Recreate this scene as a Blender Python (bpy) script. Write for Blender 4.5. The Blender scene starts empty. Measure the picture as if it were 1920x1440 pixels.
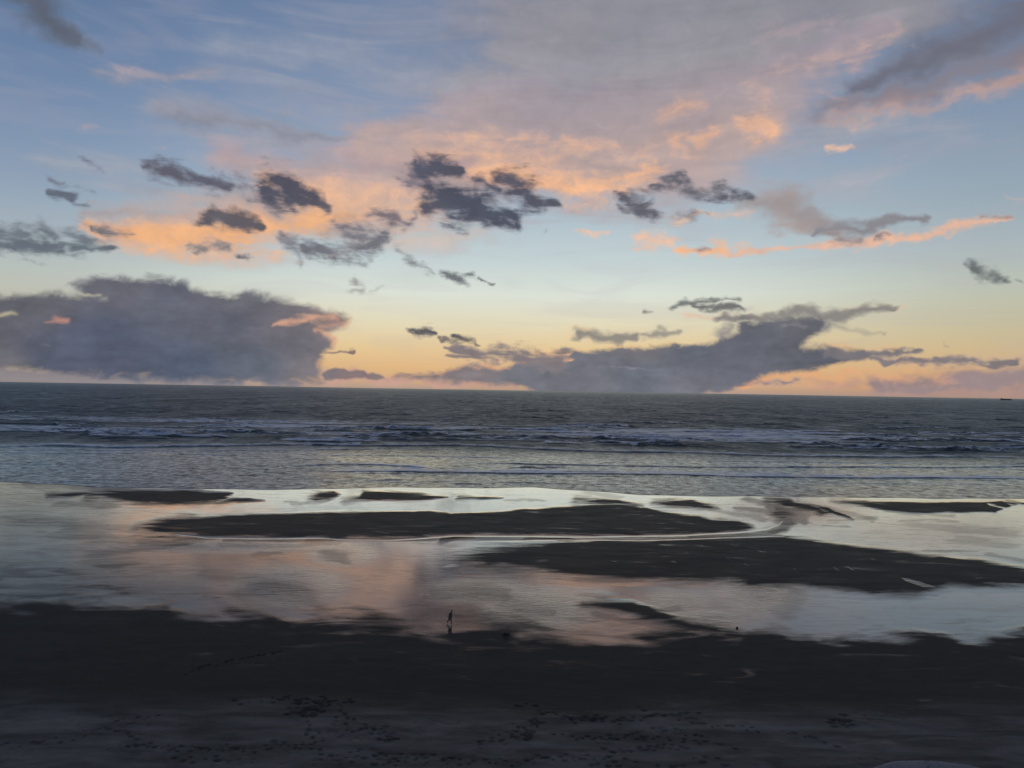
import bpy, bmesh, math, random
import numpy as np
from mathutils import Vector, Matrix

# ------------------------------------------------------------------ camera
S = bpy.context.scene
CAM_H, FPX, W0, H0 = 30.0, 1331.0, 1920.0, 1440.0     # height, focal length in photo pixels
ROLL, PITCH = math.radians(0.955), math.atan(11.3 / FPX)
_f = np.array([0, math.cos(PITCH), math.sin(PITCH)])
_u0 = np.array([0, -math.sin(PITCH), math.cos(PITCH)])
_x = np.array([1.0, 0, 0])
CR = math.cos(ROLL) * _x + math.sin(ROLL) * _u0
CU = -math.sin(ROLL) * _x + math.cos(ROLL) * _u0
cd = bpy.data.cameras.new('camera')
cam = bpy.data.objects.new('camera', cd)
S.collection.objects.link(cam)
cam.matrix_world = Matrix(((CR[0], CU[0], -_f[0], 0), (CR[1], CU[1], -_f[1], 0), (CR[2], CU[2], -_f[2], CAM_H), (0, 0, 0, 1)))
cd.sensor_width = 36.0
cd.lens = 36.0 * FPX / W0
cd.clip_start, cd.clip_end = 0.1, 300000.0
S.camera = cam

# ------------------------------------------------------------------ world, exposure
wd = bpy.data.worlds.new('World')
S.world = wd
wd.use_nodes = True
nt = wd.node_tree
bg = nt.nodes['Background']
sk = nt.nodes.new('ShaderNodeTexSky')
sk.sky_type = 'NISHITA'
sk.sun_disc = False
sk.sun_elevation = math.radians(0.5)
sk.sun_rotation = math.radians(-6)
nt.links.new(sk.outputs[0], bg.inputs[0])
bg.inputs[1].default_value = 0.1
S.view_settings.view_transform = 'Standard'
S.view_settings.look = 'None'
S.view_settings.exposure = 0.0
S.view_settings.gamma = 1.0
S.cycles.use_denoising = True
S.cycles.max_bounces = 6
S.cycles.glossy_bounces = 3
S.cycles.diffuse_bounces = 2

# ------------------------------------------------------------------ helpers
def project(X, Y, Z):
    """world -> photo pixels (used only to read places off the photograph)"""
    z = Z - CAM_H
    d = X * _f[0] + Y * _f[1] + z * _f[2]
    a = X * CR[0] + Y * CR[1] + z * CR[2]
    b = X * CU[0] + Y * CU[1] + z * CU[2]
    d = np.maximum(d, 1e-6)
    return W0 / 2 + FPX * a / d, H0 / 2 - FPX * b / d

def ground(px, py, h=0.0):
    """photo pixel -> point on the plane z = h"""
    r = _f * FPX + CR * (px - W0 / 2) - CU * (py - H0 / 2)
    t = (h - CAM_H) / r[2]
    return r[0] * t, r[1] * t

def lin(c):
    c = np.asarray(c, float) / 255.0
    return np.where(c <= 0.04045, c / 12.92, ((c + 0.055) / 1.055) ** 2.4)

def sstep(a, b, x):
    t = np.clip((x - a) / (b - a), 0, 1)
    return t * t * (3 - 2 * t)

def vnoise(x, y, seed):
    rng = np.random.RandomState(seed)
    T = rng.rand(256, 256)
    xi, yi = np.floor(x).astype(np.int64), np.floor(y).astype(np.int64)
    fx, fy = x - xi, y - yi
    fx, fy = fx * fx * fx * (fx * (fx * 6 - 15) + 10), fy * fy * fy * (fy * (fy * 6 - 15) + 10)
    a, b = xi & 255, yi & 255
    a1, b1 = (xi + 1) & 255, (yi + 1) & 255
    return (T[a, b] * (1 - fx) + T[a1, b] * fx) * (1 - fy) + (T[a, b1] * (1 - fx) + T[a1, b1] * fx) * fy

def fbm(x, y, seed, octv=4, rough=0.5):
    s, amp, tot = 0, 1.0, 0
    for k in range(octv):
        s = s + amp * (vnoise(x * 2 ** k + 17.3 * k, y * 2 ** k + 5.1 * k, seed + k) - 0.5) * 2
        tot += amp
        amp *= rough
    return s / tot

def stroke_d(px, py, pts):
    """pts [(x, y, r)] -> distance to the polyline measured in local radii"""
    best = np.full(px.shape, 1e9)
    if len(pts) == 1:
        pts = [pts[0], (pts[0][0] + 0.01, pts[0][1], pts[0][2])]
    for (x0, y0, r0), (x1, y1, r1) in zip(pts[:-1], pts[1:]):
        dx, dy = x1 - x0, y1 - y0
        t = np.clip(((px - x0) * dx + (py - y0) * dy) / (dx * dx + dy * dy), 0, 1)
        d = np.hypot(px - x0 - t * dx, py - y0 - t * dy) / (r0 + (r1 - r0) * t)
        best = np.minimum(best, d)
    return best

def poly_sdf(px, py, poly):
    """signed distance, positive inside"""
    best = np.full(px.shape, 1e18)
    inside = np.zeros(px.shape, bool)
    n = len(poly)
    for i in range(n):
        x0, y0 = poly[i]
        x1, y1 = poly[(i + 1) % n]
        dx, dy = x1 - x0, y1 - y0
        t = np.clip(((px - x0) * dx + (py - y0) * dy) / (dx * dx + dy * dy + 1e-9), 0, 1)
        best = np.minimum(best, (px - x0 - t * dx) ** 2 + (py - y0 - t * dy) ** 2)
        if y0 != y1:
            c = ((y0 > py) != (y1 > py)) & (px < (x1 - x0) * (py - y0) / (y1 - y0) + x0)
            inside ^= c
    d = np.sqrt(best)
    return np.where(inside, d, -d)

def grid_mesh(name, P, faces_mask=None):
    """P: (rows, cols, 3)"""
    R, Cn = P.shape[:2]
    me = bpy.data.meshes.new(name)
    i = np.arange(R * Cn).reshape(R, Cn)
    q = np.stack([i[:-1, :-1], i[:-1, 1:], i[1:, 1:], i[1:, :-1]], -1).reshape(-1, 4)
    me.vertices.add(R * Cn)
    me.vertices.foreach_set('co', P.reshape(-1).astype(np.float32))
    me.loops.add(q.size)
    me.loops.foreach_set('vertex_index', q.reshape(-1).astype(np.int32))
    me.polygons.add(len(q))
    me.polygons.foreach_set('loop_start', (np.arange(len(q)) * 4).astype(np.int32))
    me.polygons.foreach_set('use_smooth', np.ones(len(q), bool))
    me.update(calc_edges=True)
    o = bpy.data.objects.new(name, me)
    S.collection.objects.link(o)
    return o

def add_color(o, name, rgba):
    a = o.data.attributes.new(name, 'FLOAT_COLOR', 'POINT')
    a.data.foreach_set('color', rgba.reshape(-1).astype(np.float32))

class NB:
    """small node builder"""
    def __init__(s, name):
        s.m = bpy.data.materials.new(name)
        s.m.use_nodes = True
        s.t = s.m.node_tree
        s.t.nodes.clear()
        s.out = s.t.nodes.new('ShaderNodeOutputMaterial')
    def n(s, ty, ins=None, **kw):
        nd = s.t.nodes.new(ty)
        for k, v in kw.items():
            setattr(nd, k, v)
        for k, v in (ins or {}).items():
            if isinstance(v, bpy.types.NodeSocket):
                s.t.links.new(v, nd.inputs[k])
            else:
                nd.inputs[k].default_value = v
        return nd
    def math(s, op, a, b=0.0, c=0.0, clamp=False):
        return s.n('ShaderNodeMath', {0: a, 1: b, 2: c}, operation=op, use_clamp=clamp).outputs[0]
    def step(s, a, b, x):
        return s.n('ShaderNodeMapRange', {0: x, 1: a, 2: b, 3: 0.0, 4: 1.0}, interpolation_type='SMOOTHSTEP').outputs[0]
    def mix(s, f, a, b):
        nd = s.t.nodes.new('ShaderNodeMix')
        nd.data_type = 'RGBA'
        for k, v in ((0, f), (6, a), (7, b)):
            if isinstance(v, bpy.types.NodeSocket):
                s.t.links.new(v, nd.inputs[k])
            else:
                nd.inputs[k].default_value = v if k == 0 else (tuple(v) + (1,))[:4]
        return nd.outputs[2]
    def scale(s, col, f):
        return s.n('ShaderNodeVectorMath', {0: col, 3: f}, operation='SCALE').outputs[0]
    def attr(s, name):
        return s.n('ShaderNodeAttribute', attribute_name=name)
    def mapping(s, v, sc=(1, 1, 1), rot=(0, 0, 0), loc=(0, 0, 0)):
        return s.n('ShaderNodeMapping', {0: v, 1: loc, 2: rot, 3: sc}).outputs[0]
    def noise(s, v, scale, detail=4, rough=0.5, dist=0.0, dim='3D'):
        return s.n('ShaderNodeTexNoise', {'Vector': v, 'Scale': scale, 'Detail': float(detail), 'Roughness': rough, 'Distortion': dist}, noise_dimensions=dim).outputs[0]

def tag(o, label=None, cat=None, group=None, kind=None):
    for k, v in (('label', label), ('category', cat), ('group', group), ('kind', kind)):
        if v:
            o[k] = v

# ------------------------------------------------------------------ SKY (dusk sky with its cloud layers, 80 km out)
def build_sky():
    R = 80000.0
    az = np.concatenate([np.linspace(-180, -60, 60, False), np.linspace(-60, -42, 60, False), np.linspace(-42, 42, 860, False),
                         np.linspace(42, 60, 60, False), np.linspace(60, 180, 61)])
    el = np.concatenate([np.linspace(-4, -0.3, 5, False), np.linspace(-0.3, 8, 130, False), np.linspace(8, 31, 250, False), np.linspace(31, 45, 40, False), np.linspace(45, 90, 46)])
    A, E = np.meshgrid(az, el)
    a, e = np.radians(A), np.radians(E)
    D = np.stack([np.sin(a) * np.cos(e), np.cos(a) * np.cos(e), np.sin(e)], -1)
    P = D * R
    P[..., 2] += CAM_H
    o = grid_mesh('sky', P)
    front = sstep(0.25, 0.55, D[..., 1])
    dd = D.copy()
    dd[..., 1] = np.maximum(dd[..., 1], 0.2)
    px0, py0 = project(dd[..., 0] * 1e4, dd[..., 1] * 1e4, dd[..., 2] * 1e4 + CAM_H)
    px0 = np.clip(px0, -2500, 4500)
    py0 = np.clip(py0, -2500, 1000)
    # height above the horizon in photo-pixel units, level frame
    yy = np.degrees(np.arcsin(D[..., 2])) / 28.8 * 720
    # clear-sky colours by height and by side
    hs = np.array([-60, 0, 15, 45, 80, 130, 190, 260, 340, 430, 540, 680, 900, 1300, 2250])
    mid = lin([(158,144,136),(180,153,134),(211,170,128),(226,184,134),(230,200,150),(227,217,185),(219,225,214),(196,210,212),(176,192,202),(154,171,192),(130,149,178),(112,133,165),(94,114,146),(82,94,118),(76,84,104)])
    lef = lin([(138,130,132),(142,134,134),(158,146,140),(188,170,138),(200,186,154),(194,192,174),(184,192,187),(162,177,187),(140,159,181),(122,144,174),(105,129,163),(90,115,151),(80,100,134),(74,88,116),(74,82,102)])
    rig = lin([(146,128,122),(168,138,122),(198,154,122),(212,172,130),(206,182,142),(196,190,160),(186,192,180),(168,181,186),(151,168,181),(138,156,176),(118,139,168),(99,121,156),(84,102,136),(76,90,118),(74,82,102)])
    bak = lin([(82,84,92),(86,87,94),(92,90,94),(96,94,98),(98,98,102),(98,99,106),(96,100,110),(93,99,112),(90,98,112),(86,95,112),(82,92,112),(79,89,110),(77,86,106),(75,84,104),(74,82,102)])
    for c in (mid, lef, rig):
        c[-3:] = c[-3:] * np.array([1.15, 1.4, 1.5])[:, None]
    bak = bak * 1.45
    def tab(c):
        return np.stack([np.interp(yy, hs, c[:, k]) for k in range(3)], -1)
    wl = sstep(760, 0, px0)[..., None]
    wr = sstep(1150, 1950, px0)[..., None]
    base = tab(mid) * (1 - wl) * (1 - wr) + tab(lef) * wl + tab(rig) * wr
    base = base * front[..., None] + tab(bak) * (1 - front[..., None])
    # wobble the outlines
    w1 = fbm(px0 / 60, py0 / 40, 11, 4)
    w2 = fbm(px0 / 60, py0 / 40, 31, 4)
    w3 = fbm(px0 / 20, py0 / 14, 71, 4)
    w4 = fbm(px0 / 20, py0 / 14, 81, 4)
    big1 = fbm(px0 / 220, py0 / 130, 51, 3)

    def layer(strokes, warp, k=7.0, fall=0.6):
        px, py = px0 + warp * w1 + 0.35 * warp * w3, py0 + warp * 0.7 * w2 + 0.3 * warp * w4
        F = np.full(px.shape, -1.0)
        wsum = np.full(px.shape, 1e-6)
        csum = np.zeros(px.shape + (3,))
        for s in strokes:
            pts, col = s[0], lin(s[1])
            st = s[2] if len(s) > 2 else 1.0
            asp = s[3] if len(s) > 3 else 1.0         # >1: flattened vertically
            r = max(p[2] for p in pts) * 3 * max(1, asp) + 80
            x0, x1 = min(p[0] for p in pts) - r, max(p[0] for p in pts) + r
            y0, y1 = min(p[1] for p in pts) - r, max(p[1] for p in pts) + r
            m = (px > x0) & (px < x1) & (py > y0) & (py < y1)
            if not m.any():
                continue
            d = stroke_d(px[m] / asp, py[m], [(p[0] / asp, p[1], p[2]) for p in pts])
            f = np.clip(st * (1 - fall * d), -1, 1)
            F[m] = np.maximum(F[m], f)
            w = np.exp(k * f)
            wsum[m] += w
            csum[m] += w[:, None] * col
        return F, csum / wsum[..., None]

    # ---- soft high veil
    veil = [
        ([(260,420,50),(450,400,70),(640,360,80),(860,320,80),(1080,300,80),(1240,270,60)], (208,174,158), 0.85, 1.4),
        ([(1500,60,120),(1300,-20,160),(1700,0,90)], (142,140,150), 1.0),
        ([(1000,60,120),(1200,90,170),(1420,60,130)], (150,145,152), 1.15),
        ([(900,200,90),(1100,220,120),(1300,200,120),(1450,140,90)], (172,154,154), 1.15),
        ([(700,270,60),(900,280,80),(1100,290,90),(1300,270,90),(1440,230,60)], (196,166,154), 1.1),
        ([(1440,150,60),(1560,90,60),(1660,40,40)], (172,154,160), 1.0),
        ([(1540,120,70),(1420,200,60)], (166,156,164), 0.7, 1.2),
        ([(1400,300,60),(1600,230,60),(1760,240,50)], (160,164,176), 0.5, 1.6),
        ([(420,90,40),(620,110,60),(820,140,70),(960,180,80)], (136,154,184), 0.6, 1.5),
        ([(300,200,30),(480,240,40),(640,280,50),(800,290,50)], (146,150,172), 0.6, 1.5),
        ([(100,300,30),(240,320,40),(380,340,40)], (146,160,180), 0.45, 1.5),
        ([(850,60,60),(1000,40,80)], (122,132,164), 0.7, 1.2),
        ([(1330,300,30),(1450,310,40),(1600,330,40)], (166,170,182), 0.5, 1.6),
        ([(620,470,14),(760,450,20),(900,440,18)], (206,192,180), 0.5, 2),
        ([(1050,180,140),(1000,280,80)], (176,158,160), 0.8),
        ([(1700,-120,200),(1350,-40,210),(1130,90,210),(1000,230,150),(1000,300,70)], (128,132,154), 0.95),
        ([(1160,150,150),(1120,250,110)], (150,142,152), 0.95),
        ([(950,240,110),(1250,240,110)], (176,156,156), 0.95),
        ([(1500,70,90),(1350,180,90),(1260,250,80)], (160,146,156), 0.9),
        ([(960,280,80),(760,310,80),(560,320,60),(420,290,40)], (178,156,158), 0.85),
        ([(560,370,80),(440,400,55),(270,400,28),(160,400,14)], (168,156,156), 0.85, 1.6),
        ([(700,360,70),(560,380,60)], (200,168,152), 0.85),
        ([(320,215,14),(430,230,18),(560,255,18),(700,262,18),(860,250,22)], (124,132,158), 0.8, 1.5),
        ([(480,130,26),(620,180,30),(760,230,30)], (122,142,178), 0.5, 2),
        ([(700,60,60),(900,70,70)], (118,136,172), 0.5, 1.5),
        ([(1480,390,30),(1520,420,20)], (160,150,150), 0.9, 1.3),
        ([(1750,240,40),(1660,260,40),(1560,270,20)], (150,155,180), 0.5, 1.5),
        ([(1650,725,14),(1800,715,20),(2100,705,30),(2600,700,50)], (146,128,132), 0.95, 2),
        ([(1500,715,6),(1600,722,8)], (190,148,132), 0.6, 3),
        ([(1680,735,10),(2000,738,10),(2600,738,14)], (172,138,126), 0.8, 3),
        ([(640,712,8),(900,712,8),(1010,722,6)], (196,152,136), 0.9, 3),
        ([(200,145,16),(300,140,22),(400,140,14)], (150,146,160), 0.5, 1.6),
        ([(-150,703,16),(0,703,15),(200,707,11),(400,712,8),(560,714,6)], (140,132,136), 1.0, 2),
        ([(-900,300,120),(-500,360,120),(-200,300,60)], (140,140,158), 0.8),
        ([(2100,120,160),(2500,60,220),(3200,0,300)], (120,124,148), 0.9),
        ([(500,-400,200),(1200,-500,260),(2000,-600,300)], (112,120,146), 0.8),
        ([(-600,-300,200),(-200,-500,200)], (96,112,146), 0.7),
    ]
    Fv, Cv = layer(veil, 26, 5.0)
    # ---- sun-warmed cloud
    lit = [
        ([(165,420,9),(230,435,24),(330,450,34),(450,437,34),(590,416,26),(660,405,18)], (238,178,128), 0.95, 1.2),
        ([(250,408,14),(400,400,22),(520,400,26)], (205,168,150), 0.55),
        ([(300,462,10),(330,466,8)], (240,182,134), 0.8),
        ([(500,340,26),(620,370,36),(720,390,36),(800,385,28)], (232,184,150), 0.8, 1.2),
        ([(640,300,26),(760,300,30)], (196,160,156), 0.5, 1.5),
        ([(790,290,30),(900,290,36),(1010,300,36),(1100,285,26)], (228,180,150), 0.72, 1.3),
        ([(900,330,24),(1000,340,26),(1090,350,22),(1180,338,20),(1215,320,14)], (242,186,144), 1.0, 1.4),
        ([(1100,290,12),(1240,265,12)], (232,182,150), 0.6, 1.6),
        ([(960,268,10),(1070,262,10)], (226,178,148), 0.6, 1.6),
        ([(1265,268,18),(1310,262,22),(1340,240,14)], (230,178,146), 0.9),
        ([(1385,235,16),(1430,232,18),(1445,260,12),(1410,270,12)], (230,180,148), 0.9),
        ([(1255,225,18),(1290,200,20)], (214,170,146), 0.7),
        ([(1430,135,12),(1500,112,16),(1580,112,18),(1640,84,14),(1690,50,8)], (198,166,156), 0.65, 1.2),
        ([(1440,60,20),(1560,30,24)], (176,152,160), 0.5, 1.2),
        ([(1560,215,14),(1640,212,16),(1740,196,18),(1830,172,18),(1940,140,20),(2100,90,26)], (196,162,152), 0.85, 1.2),
        ([(1600,235,8),(1690,215,6)], (210,172,152), 0.6),
        ([(1750,192,7),(1800,178,8),(1870,158,8)], (218,174,152), 0.85, 1.3),
        ([(1565,276,8),(1580,274,8),(1600,268,5)], (232,190,164), 1.0),
        ([(1540,175,6),(1580,190,6)], (198,165,160), 0.6),
        ([(1410,150,10),(1430,200,10)], (206,172,160), 0.5),
        ([(1700,95,3),(1722,88,4)], (200,170,170), 0.6),
        ([(1080,438,8),(1100,445,6),(1140,437,5)], (238,194,166), 1.0, 1.3),
        ([(1195,445,11),(1225,450,17),(1255,450,13)], (236,192,164), 1.0),
        ([(1195,468,4),(1240,464,5)], (236,192,164), 0.8, 1.5),
        ([(1275,476,7),(1310,478,8),(1335,468,12),(1370,470,6)], (242,184,140), 1.0),
        ([(1370,470,5),(1440,465,6),(1540,462,6),(1620,448,9),(1700,446,6),(1760,432,8),(1830,415,8),(1885,406,4)], (232,184,156), 1.0, 1.2),
        ([(1265,408,6),(1350,405,7),(1420,402,8)], (226,186,160), 0.8, 1.4),
        ([(1390,395,16),(1460,385,24),(1490,410,20)], (196,166,152), 0.6, 1.2),
        ([(230,138,10),(300,134,12),(350,140,10)], (176,160,166), 0.5, 1.5),
        ([(300,285,8),(312,290,6)], (186,168,166), 0.5),
        ([(155,238,5),(168,240,5)], (170,160,168), 0.5),
        ([(1880,368,3),(1920,372,5)], (215,180,165), 0.7, 2),
        ([(1680,300,8),(1700,296,6)], (180,170,180), 0.5),
        ([(1060,622,4),(1110,620,4)], (242,200,150), 0.7, 2),
        ([(1040,660,3),(1160,648,3),(1260,645,2)], (246,206,146), 0.7, 3),
        ([(1290,597,4),(1390,594,5),(1440,590,4)], (226,190,160), 0.6, 2),
        ([(1590,570,5),(1700,572,5)], (220,190,160), 0.6, 2),
        ([(1400,722,5),(1480,706,6),(1600,700,7)], (232,168,122), 0.8, 2),
        ([(1560,655,4),(1680,655,4)], (226,176,130), 0.6, 3),
        ([(1480,712,10),(1620,706,12),(1760,700,10)], (226,166,124), 0.6, 2),
    ]
    Fl, Cl = layer(lit, 24, 6.0, 0.46)
    # ---- soft shaded cloud
    gloom = [
        ([(30,-40,40),(75,10,34),(108,48,26),(135,70,16)], (88,98,118), 1.0),
        ([(120,60,20),(160,86,12),(195,98,5)], (104,116,138), 0.62),
        ([(1600,165,14),(1680,138,34),(1770,95,48),(1860,60,54),(2000,10,80),(2300,-80,120)], (104,106,126), 0.85, 1.1),
        ([(1540,205,16),(1620,190,24),(1700,175,28),(1820,135,34),(1950,100,40)], (140,124,134), 0.75, 1.1),
        ([(1520,440,7),(1570,430,17),(1610,426,11),(1680,415,9),(1740,406,5)], (134,130,138), 1.0, 1.2),
        ([(1075,628,6),(1110,630,10),(1150,631,10),(1190,629,6)], (138,132,122), 1.0, 1.3),
        ([(1205,628,4),(1230,627,6),(1262,630,4)], (150,144,128), 0.8, 1.3),
        ([(1350,597,6),(1420,592,8),(1500,587,11),(1560,583,12),(1640,574,9),(1680,572,4)], (134,128,124), 1.0, 1.5),
        ([(1420,604,12),(1520,604,14)], (126,124,124), 0.9, 1.3),
        ([(1545,598,14),(1520,630,16),(1490,655,14)], (132,130,132), 0.8),
        ([(1370,615,14),(1350,636,12)], (132,130,132), 0.75),
        ([(1550,600,10),(1600,614,7),(1650,624,4)], (164,158,136), 0.7, 1.3),
        ([(1400,380,18),(1470,388,30),(1530,410,20),(1560,440,10)], (158,146,146), 0.85, 1.2),
        ([(600,440,12),(660,436,20),(720,440,16)], (150,140,142), 0.5, 1.3),
        ([(340,330,14),(430,350,18),(520,395,18)], (150,142,150), 0.6, 1.3),
        ([(250,350,14),(380,360,20),(520,370,18)], (150,148,156), 0.5, 2),
        ([(760,320,20),(860,350,26),(960,380,20)], (140,126,136), 0.6, 1.2),
        ([(1060,300,10),(1120,312,12),(1180,318,8)], (176,152,150), 0.8, 1.8),
        ([(1290,270,12),(1330,275,18),(1370,262,12)], (176,154,152), 0.8, 1.2),
        ([(660,300,10),(760,312,12),(880,300,10)], (176,148,152), 0.7, 2),
    ]
    Fg, Cg = layer(gloom, 24, 6.0, 0.5)
    # ---- dark clouds
    dk, dk2 = (76,80,98), (98,98,112)
    dark = [
        ([(510,340,10),(535,340,14),(560,358,16),(590,378,12)], (70,76,98), 1.1),
        ([(505,362,14),(530,374,14),(560,384,12)], (76,80,100), 1.0),
        ([(800,360,16),(830,372,22),(870,388,24),(910,398,20)], (70,76,98), 1.15),
        ([(800,382,12),(850,398,14),(900,408,12)], (78,82,102), 1.0),
        ([(940,338,14),(968,352,20),(985,368,14)], (78,80,100), 1.1),
        ([(785,302,12),(820,308,15)], (76,80,102), 1.1),
        ([(395,405,8),(430,412,12),(460,420,8)], (90,88,100), 1.0),
        ([(285,318,10),(320,324,12),(350,330,10)], (96,96,114), 0.95),
        ([(1160,372,6),(1190,384,12)], (92,92,106), 1.0),
        ([(1235,348,9),(1270,344,9)], (96,98,112), 1.0),
        ([(152,292,3),(172,308,6),(192,322,3)], (108,124,150), 0.8),
        ([(92,333,3),(112,340,3)], (112,128,150), 0.7),
        ([(90,360,4),(112,360,8),(134,367,4)], (92,104,122), 0.95),
        ([(138,350,3),(170,366,4)], (118,134,152), 0.6),
        ([(135,378,3),(158,388,3)], (112,126,142), 0.6),
        ([(270,318,4),(292,318,11),(330,328,12),(365,334,13),(400,342,13),(425,352,8)], (92,92,112), 0.95),
        ([(436,322,10),(455,342,10),(480,345,6)], (118,112,128), 0.75),
        ([(500,350,16),(522,344,22),(548,362,24),(568,374,14)], (70,76,98), 1.0),
        ([(475,350,6),(498,358,10)], (100,100,118), 0.7),
        ([(383,416,8),(405,412,12),(436,418,12),(470,426,9),(490,432,3)], (88,86,98), 1.0),
        ([(505,388,4),(540,408,4)], (132,118,128), 0.6),
        ([(560,360,10),(585,380,12),(606,396,7)], (92,92,108), 0.78),
        ([(-120,450,24),(0,440,14),(70,434,14),(130,438,14),(180,455,8)], (104,116,128), 0.8, 1.8),
        ([(-120,470,18),(0,462,11),(70,462,12),(150,466,8),(205,470,4)], (92,106,120), 0.95, 1.6),
        ([(180,428,4),(215,432,8),(235,436,4)], (110,112,122), 0.8),
        ([(355,462,3),(400,462,6),(432,464,6)], (112,116,124), 0.8, 1.4),
        ([(448,482,5),(466,488,3)], (96,98,108), 0.9),
        ([(530,448,5),(548,458,8),(556,478,7),(562,494,4)], (124,124,134), 0.75),
        ([(570,465,7),(610,468,13),(650,470,15),(700,462,13),(722,452,6)], (108,110,122), 0.85),
        ([(625,418,9),(650,432,14),(685,448,13)], (116,112,124), 0.8),
        ([(690,402,6),(725,405,10),(760,418,9),(775,400,5)], (118,108,118), 0.8),
        ([(755,338,8),(775,345,10),(800,348,6)], (112,104,122), 0.8),
        ([(772,300,8),(790,312,17),(825,315,16),(858,322,10)], (76,80,102), 1.0),
        ([(790,365,10),(815,368,18),(850,382,22),(890,395,22),(930,404,16),(965,414,10),(975,425,4)], (70,76,98), 1.0),
        ([(882,345,6),(905,348,12),(926,362,9)], (82,84,104), 0.95),
        ([(935,345,12),(965,350,18),(985,372,16),(1015,382,10),(1042,382,5)], (80,82,100), 1.0),
        ([(1145,368,3),(1172,378,10),(1195,386,13),(1215,394,8)], (92,92,106), 0.95),
        ([(1222,348,5),(1250,346,10),(1280,342,9),(1298,358,12),(1320,366,11),(1350,368,8)], (94,96,110), 0.9),
        ([(1330,352,9),(1350,346,9),(1375,360,8),(1402,366,4)], (92,94,108), 0.9),
        ([(1262,394,6),(1290,402,7),(1322,406,4)], (114,114,122), 0.75),
        ([(750,470,6),(770,480,6),(785,492,5),(800,498,8),(812,506,4)], (126,130,134), 0.75),
        ([(830,508,4),(850,516,6),(868,522,6)], (106,110,116), 0.85),
        ([(868,516,3),(895,517,3)], (120,124,128), 0.75), ([(908,522,2),(920,532,2)], (110,112,116), 0.8),
        ([(672,522,4),(680,534,4)], (160,160,152), 0.6), ([(670,543,5),(682,542,4)], (150,150,142), 0.65), ([(702,546,6),(716,542,3)], (140,142,136), 0.7),
        ([(1028,434,3),(1030,444,2)], (140,150,155), 0.6),
        ([(770,617,4),(785,622,8),(805,627,8),(820,630,3)], (84,84,92), 1.0),
        ([(858,633,3),(866,635,6),(880,638,5),(890,641,2)], (90,86,92), 1.0),
        ([(832,643,2),(862,644,3)], (126,112,104), 0.9, 1.3),
        ([(1818,505,7),(1838,512,10),(1862,512,9),(1885,520,7)], (98,106,108), 0.95), ([(1908,526,2),(1918,534,2)], (110,115,110), 0.7),
        ([(1255,576,3),(1290,568,5),(1330,562,4),(1385,566,3)], (110,118,114), 0.85, 1.3),
        ([(1310,574,4),(1340,578,5),(1395,577,3)], (108,110,108), 0.95, 1.3),
        ([(1205,586,3),(1220,584,3)], (120,120,110), 0.7),
        ([(835,655,2),(870,655,8),(920,658,9),(980,666,10),(1040,675,14)], (128,116,120), 1.0, 1.2),
        ([(836,668,2),(880,668,3),(930,674,6)], (138,118,118), 0.9, 1.3),
        ([(1560,668,4),(1640,668,7),(1720,660,3)], (122,114,118), 1.0, 1.4),
        ([(1640,678,3),(1720,680,4),(1800,678,5),(1870,677,5),(1905,678,3)], (128,116,120), 1.0, 1.4),
        ([(1690,684,3),(1760,684,4)], (150,124,118), 0.8, 2),
        ([(1780,646,1.5),(1772,647,1.5)], (150,134,110), 0.7),
        ([(615,665,2),(655,666,2)], (136,110,104), 1.0),
        ([(1420,722,3),(1500,720,3)], (150,126,124), 0.8, 2),
        ([(1560,448,8),(1600,445,10)], (150,134,134), 0.75, 1.2),
        ([(1636,443,3),(1665,442,3)], (150,130,130), 0.8), ([(1845,403,2),(1885,405,3)], (150,122,120), 0.9, 1.3),
        ([(1320,469,3),(1300,473,4)], (150,130,134), 0.75), 
        ([(-500,500,30),(-300,520,20)], dk2, 0.9, 1.5), ([(2150,420,20),(2300,440,14)], dk2, 0.9, 1.5),
        ([(-800,200,60),(-600,230,40)], dk2, 0.9, 1.5), ([(2600,520,40),(2800,500,24)], dk2, 0.9, 1.5),
    ]
    dark = [([(p[0], p[1], p[2] * 1.35 + 0.8) for p in q[0]],) + tuple(q[1:]) for q in dark]
    Fd, Cd = layer(dark, 20, 9.0, 0.52)
    # ---- the cloud banks on the horizon
    banks = [
        ([(-900,620),(-400,590),(-100,565),(0,552),(50,549),(90,549),(130,556),(200,560),(160,550),(133,532),(185,524),(245,522),(300,520),(338,527),(358,545),
          (410,548),(450,551),(520,560),(580,574),(640,589),(656,598),(648,608),(628,617),(610,623),(622,638),(624,652),(612,668),(605,680),(598,692),(600,712),(560,717),
          (400,716),(250,708),(100,700),(0,690),(-300,684),(-900,690)], 15.0),
        ([(738,704),(745,697),(770,700),(800,699),(830,697),(860,688),(885,684),(905,689),(925,694),(950,688),(975,672),(1000,668),(1060,655),(1150,652),(1240,648),(1310,646),(1355,638),
          (1385,622),(1382,605),(1390,597),(1430,603),(1480,596),(1540,600),(1545,612),(1530,632),(1500,652),(1560,656),(1640,660),(1620,672),(1580,684),(1540,692),(1500,697),(1450,704),
          (1420,711),(1392,719),(1370,727),(1330,735),(1300,752),(1200,752),(1010,746),(985,728),(940,720),(880,716),(780,712)], 10.0),
        ([(603,704),(615,698),(630,692),(645,693),(655,698),(668,697),(682,698),(690,702),(700,698),(712,702),(722,708),(700,712),(610,712)], 4.0),
    ]
    Fb = np.full(px0.shape, -2.5)
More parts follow.
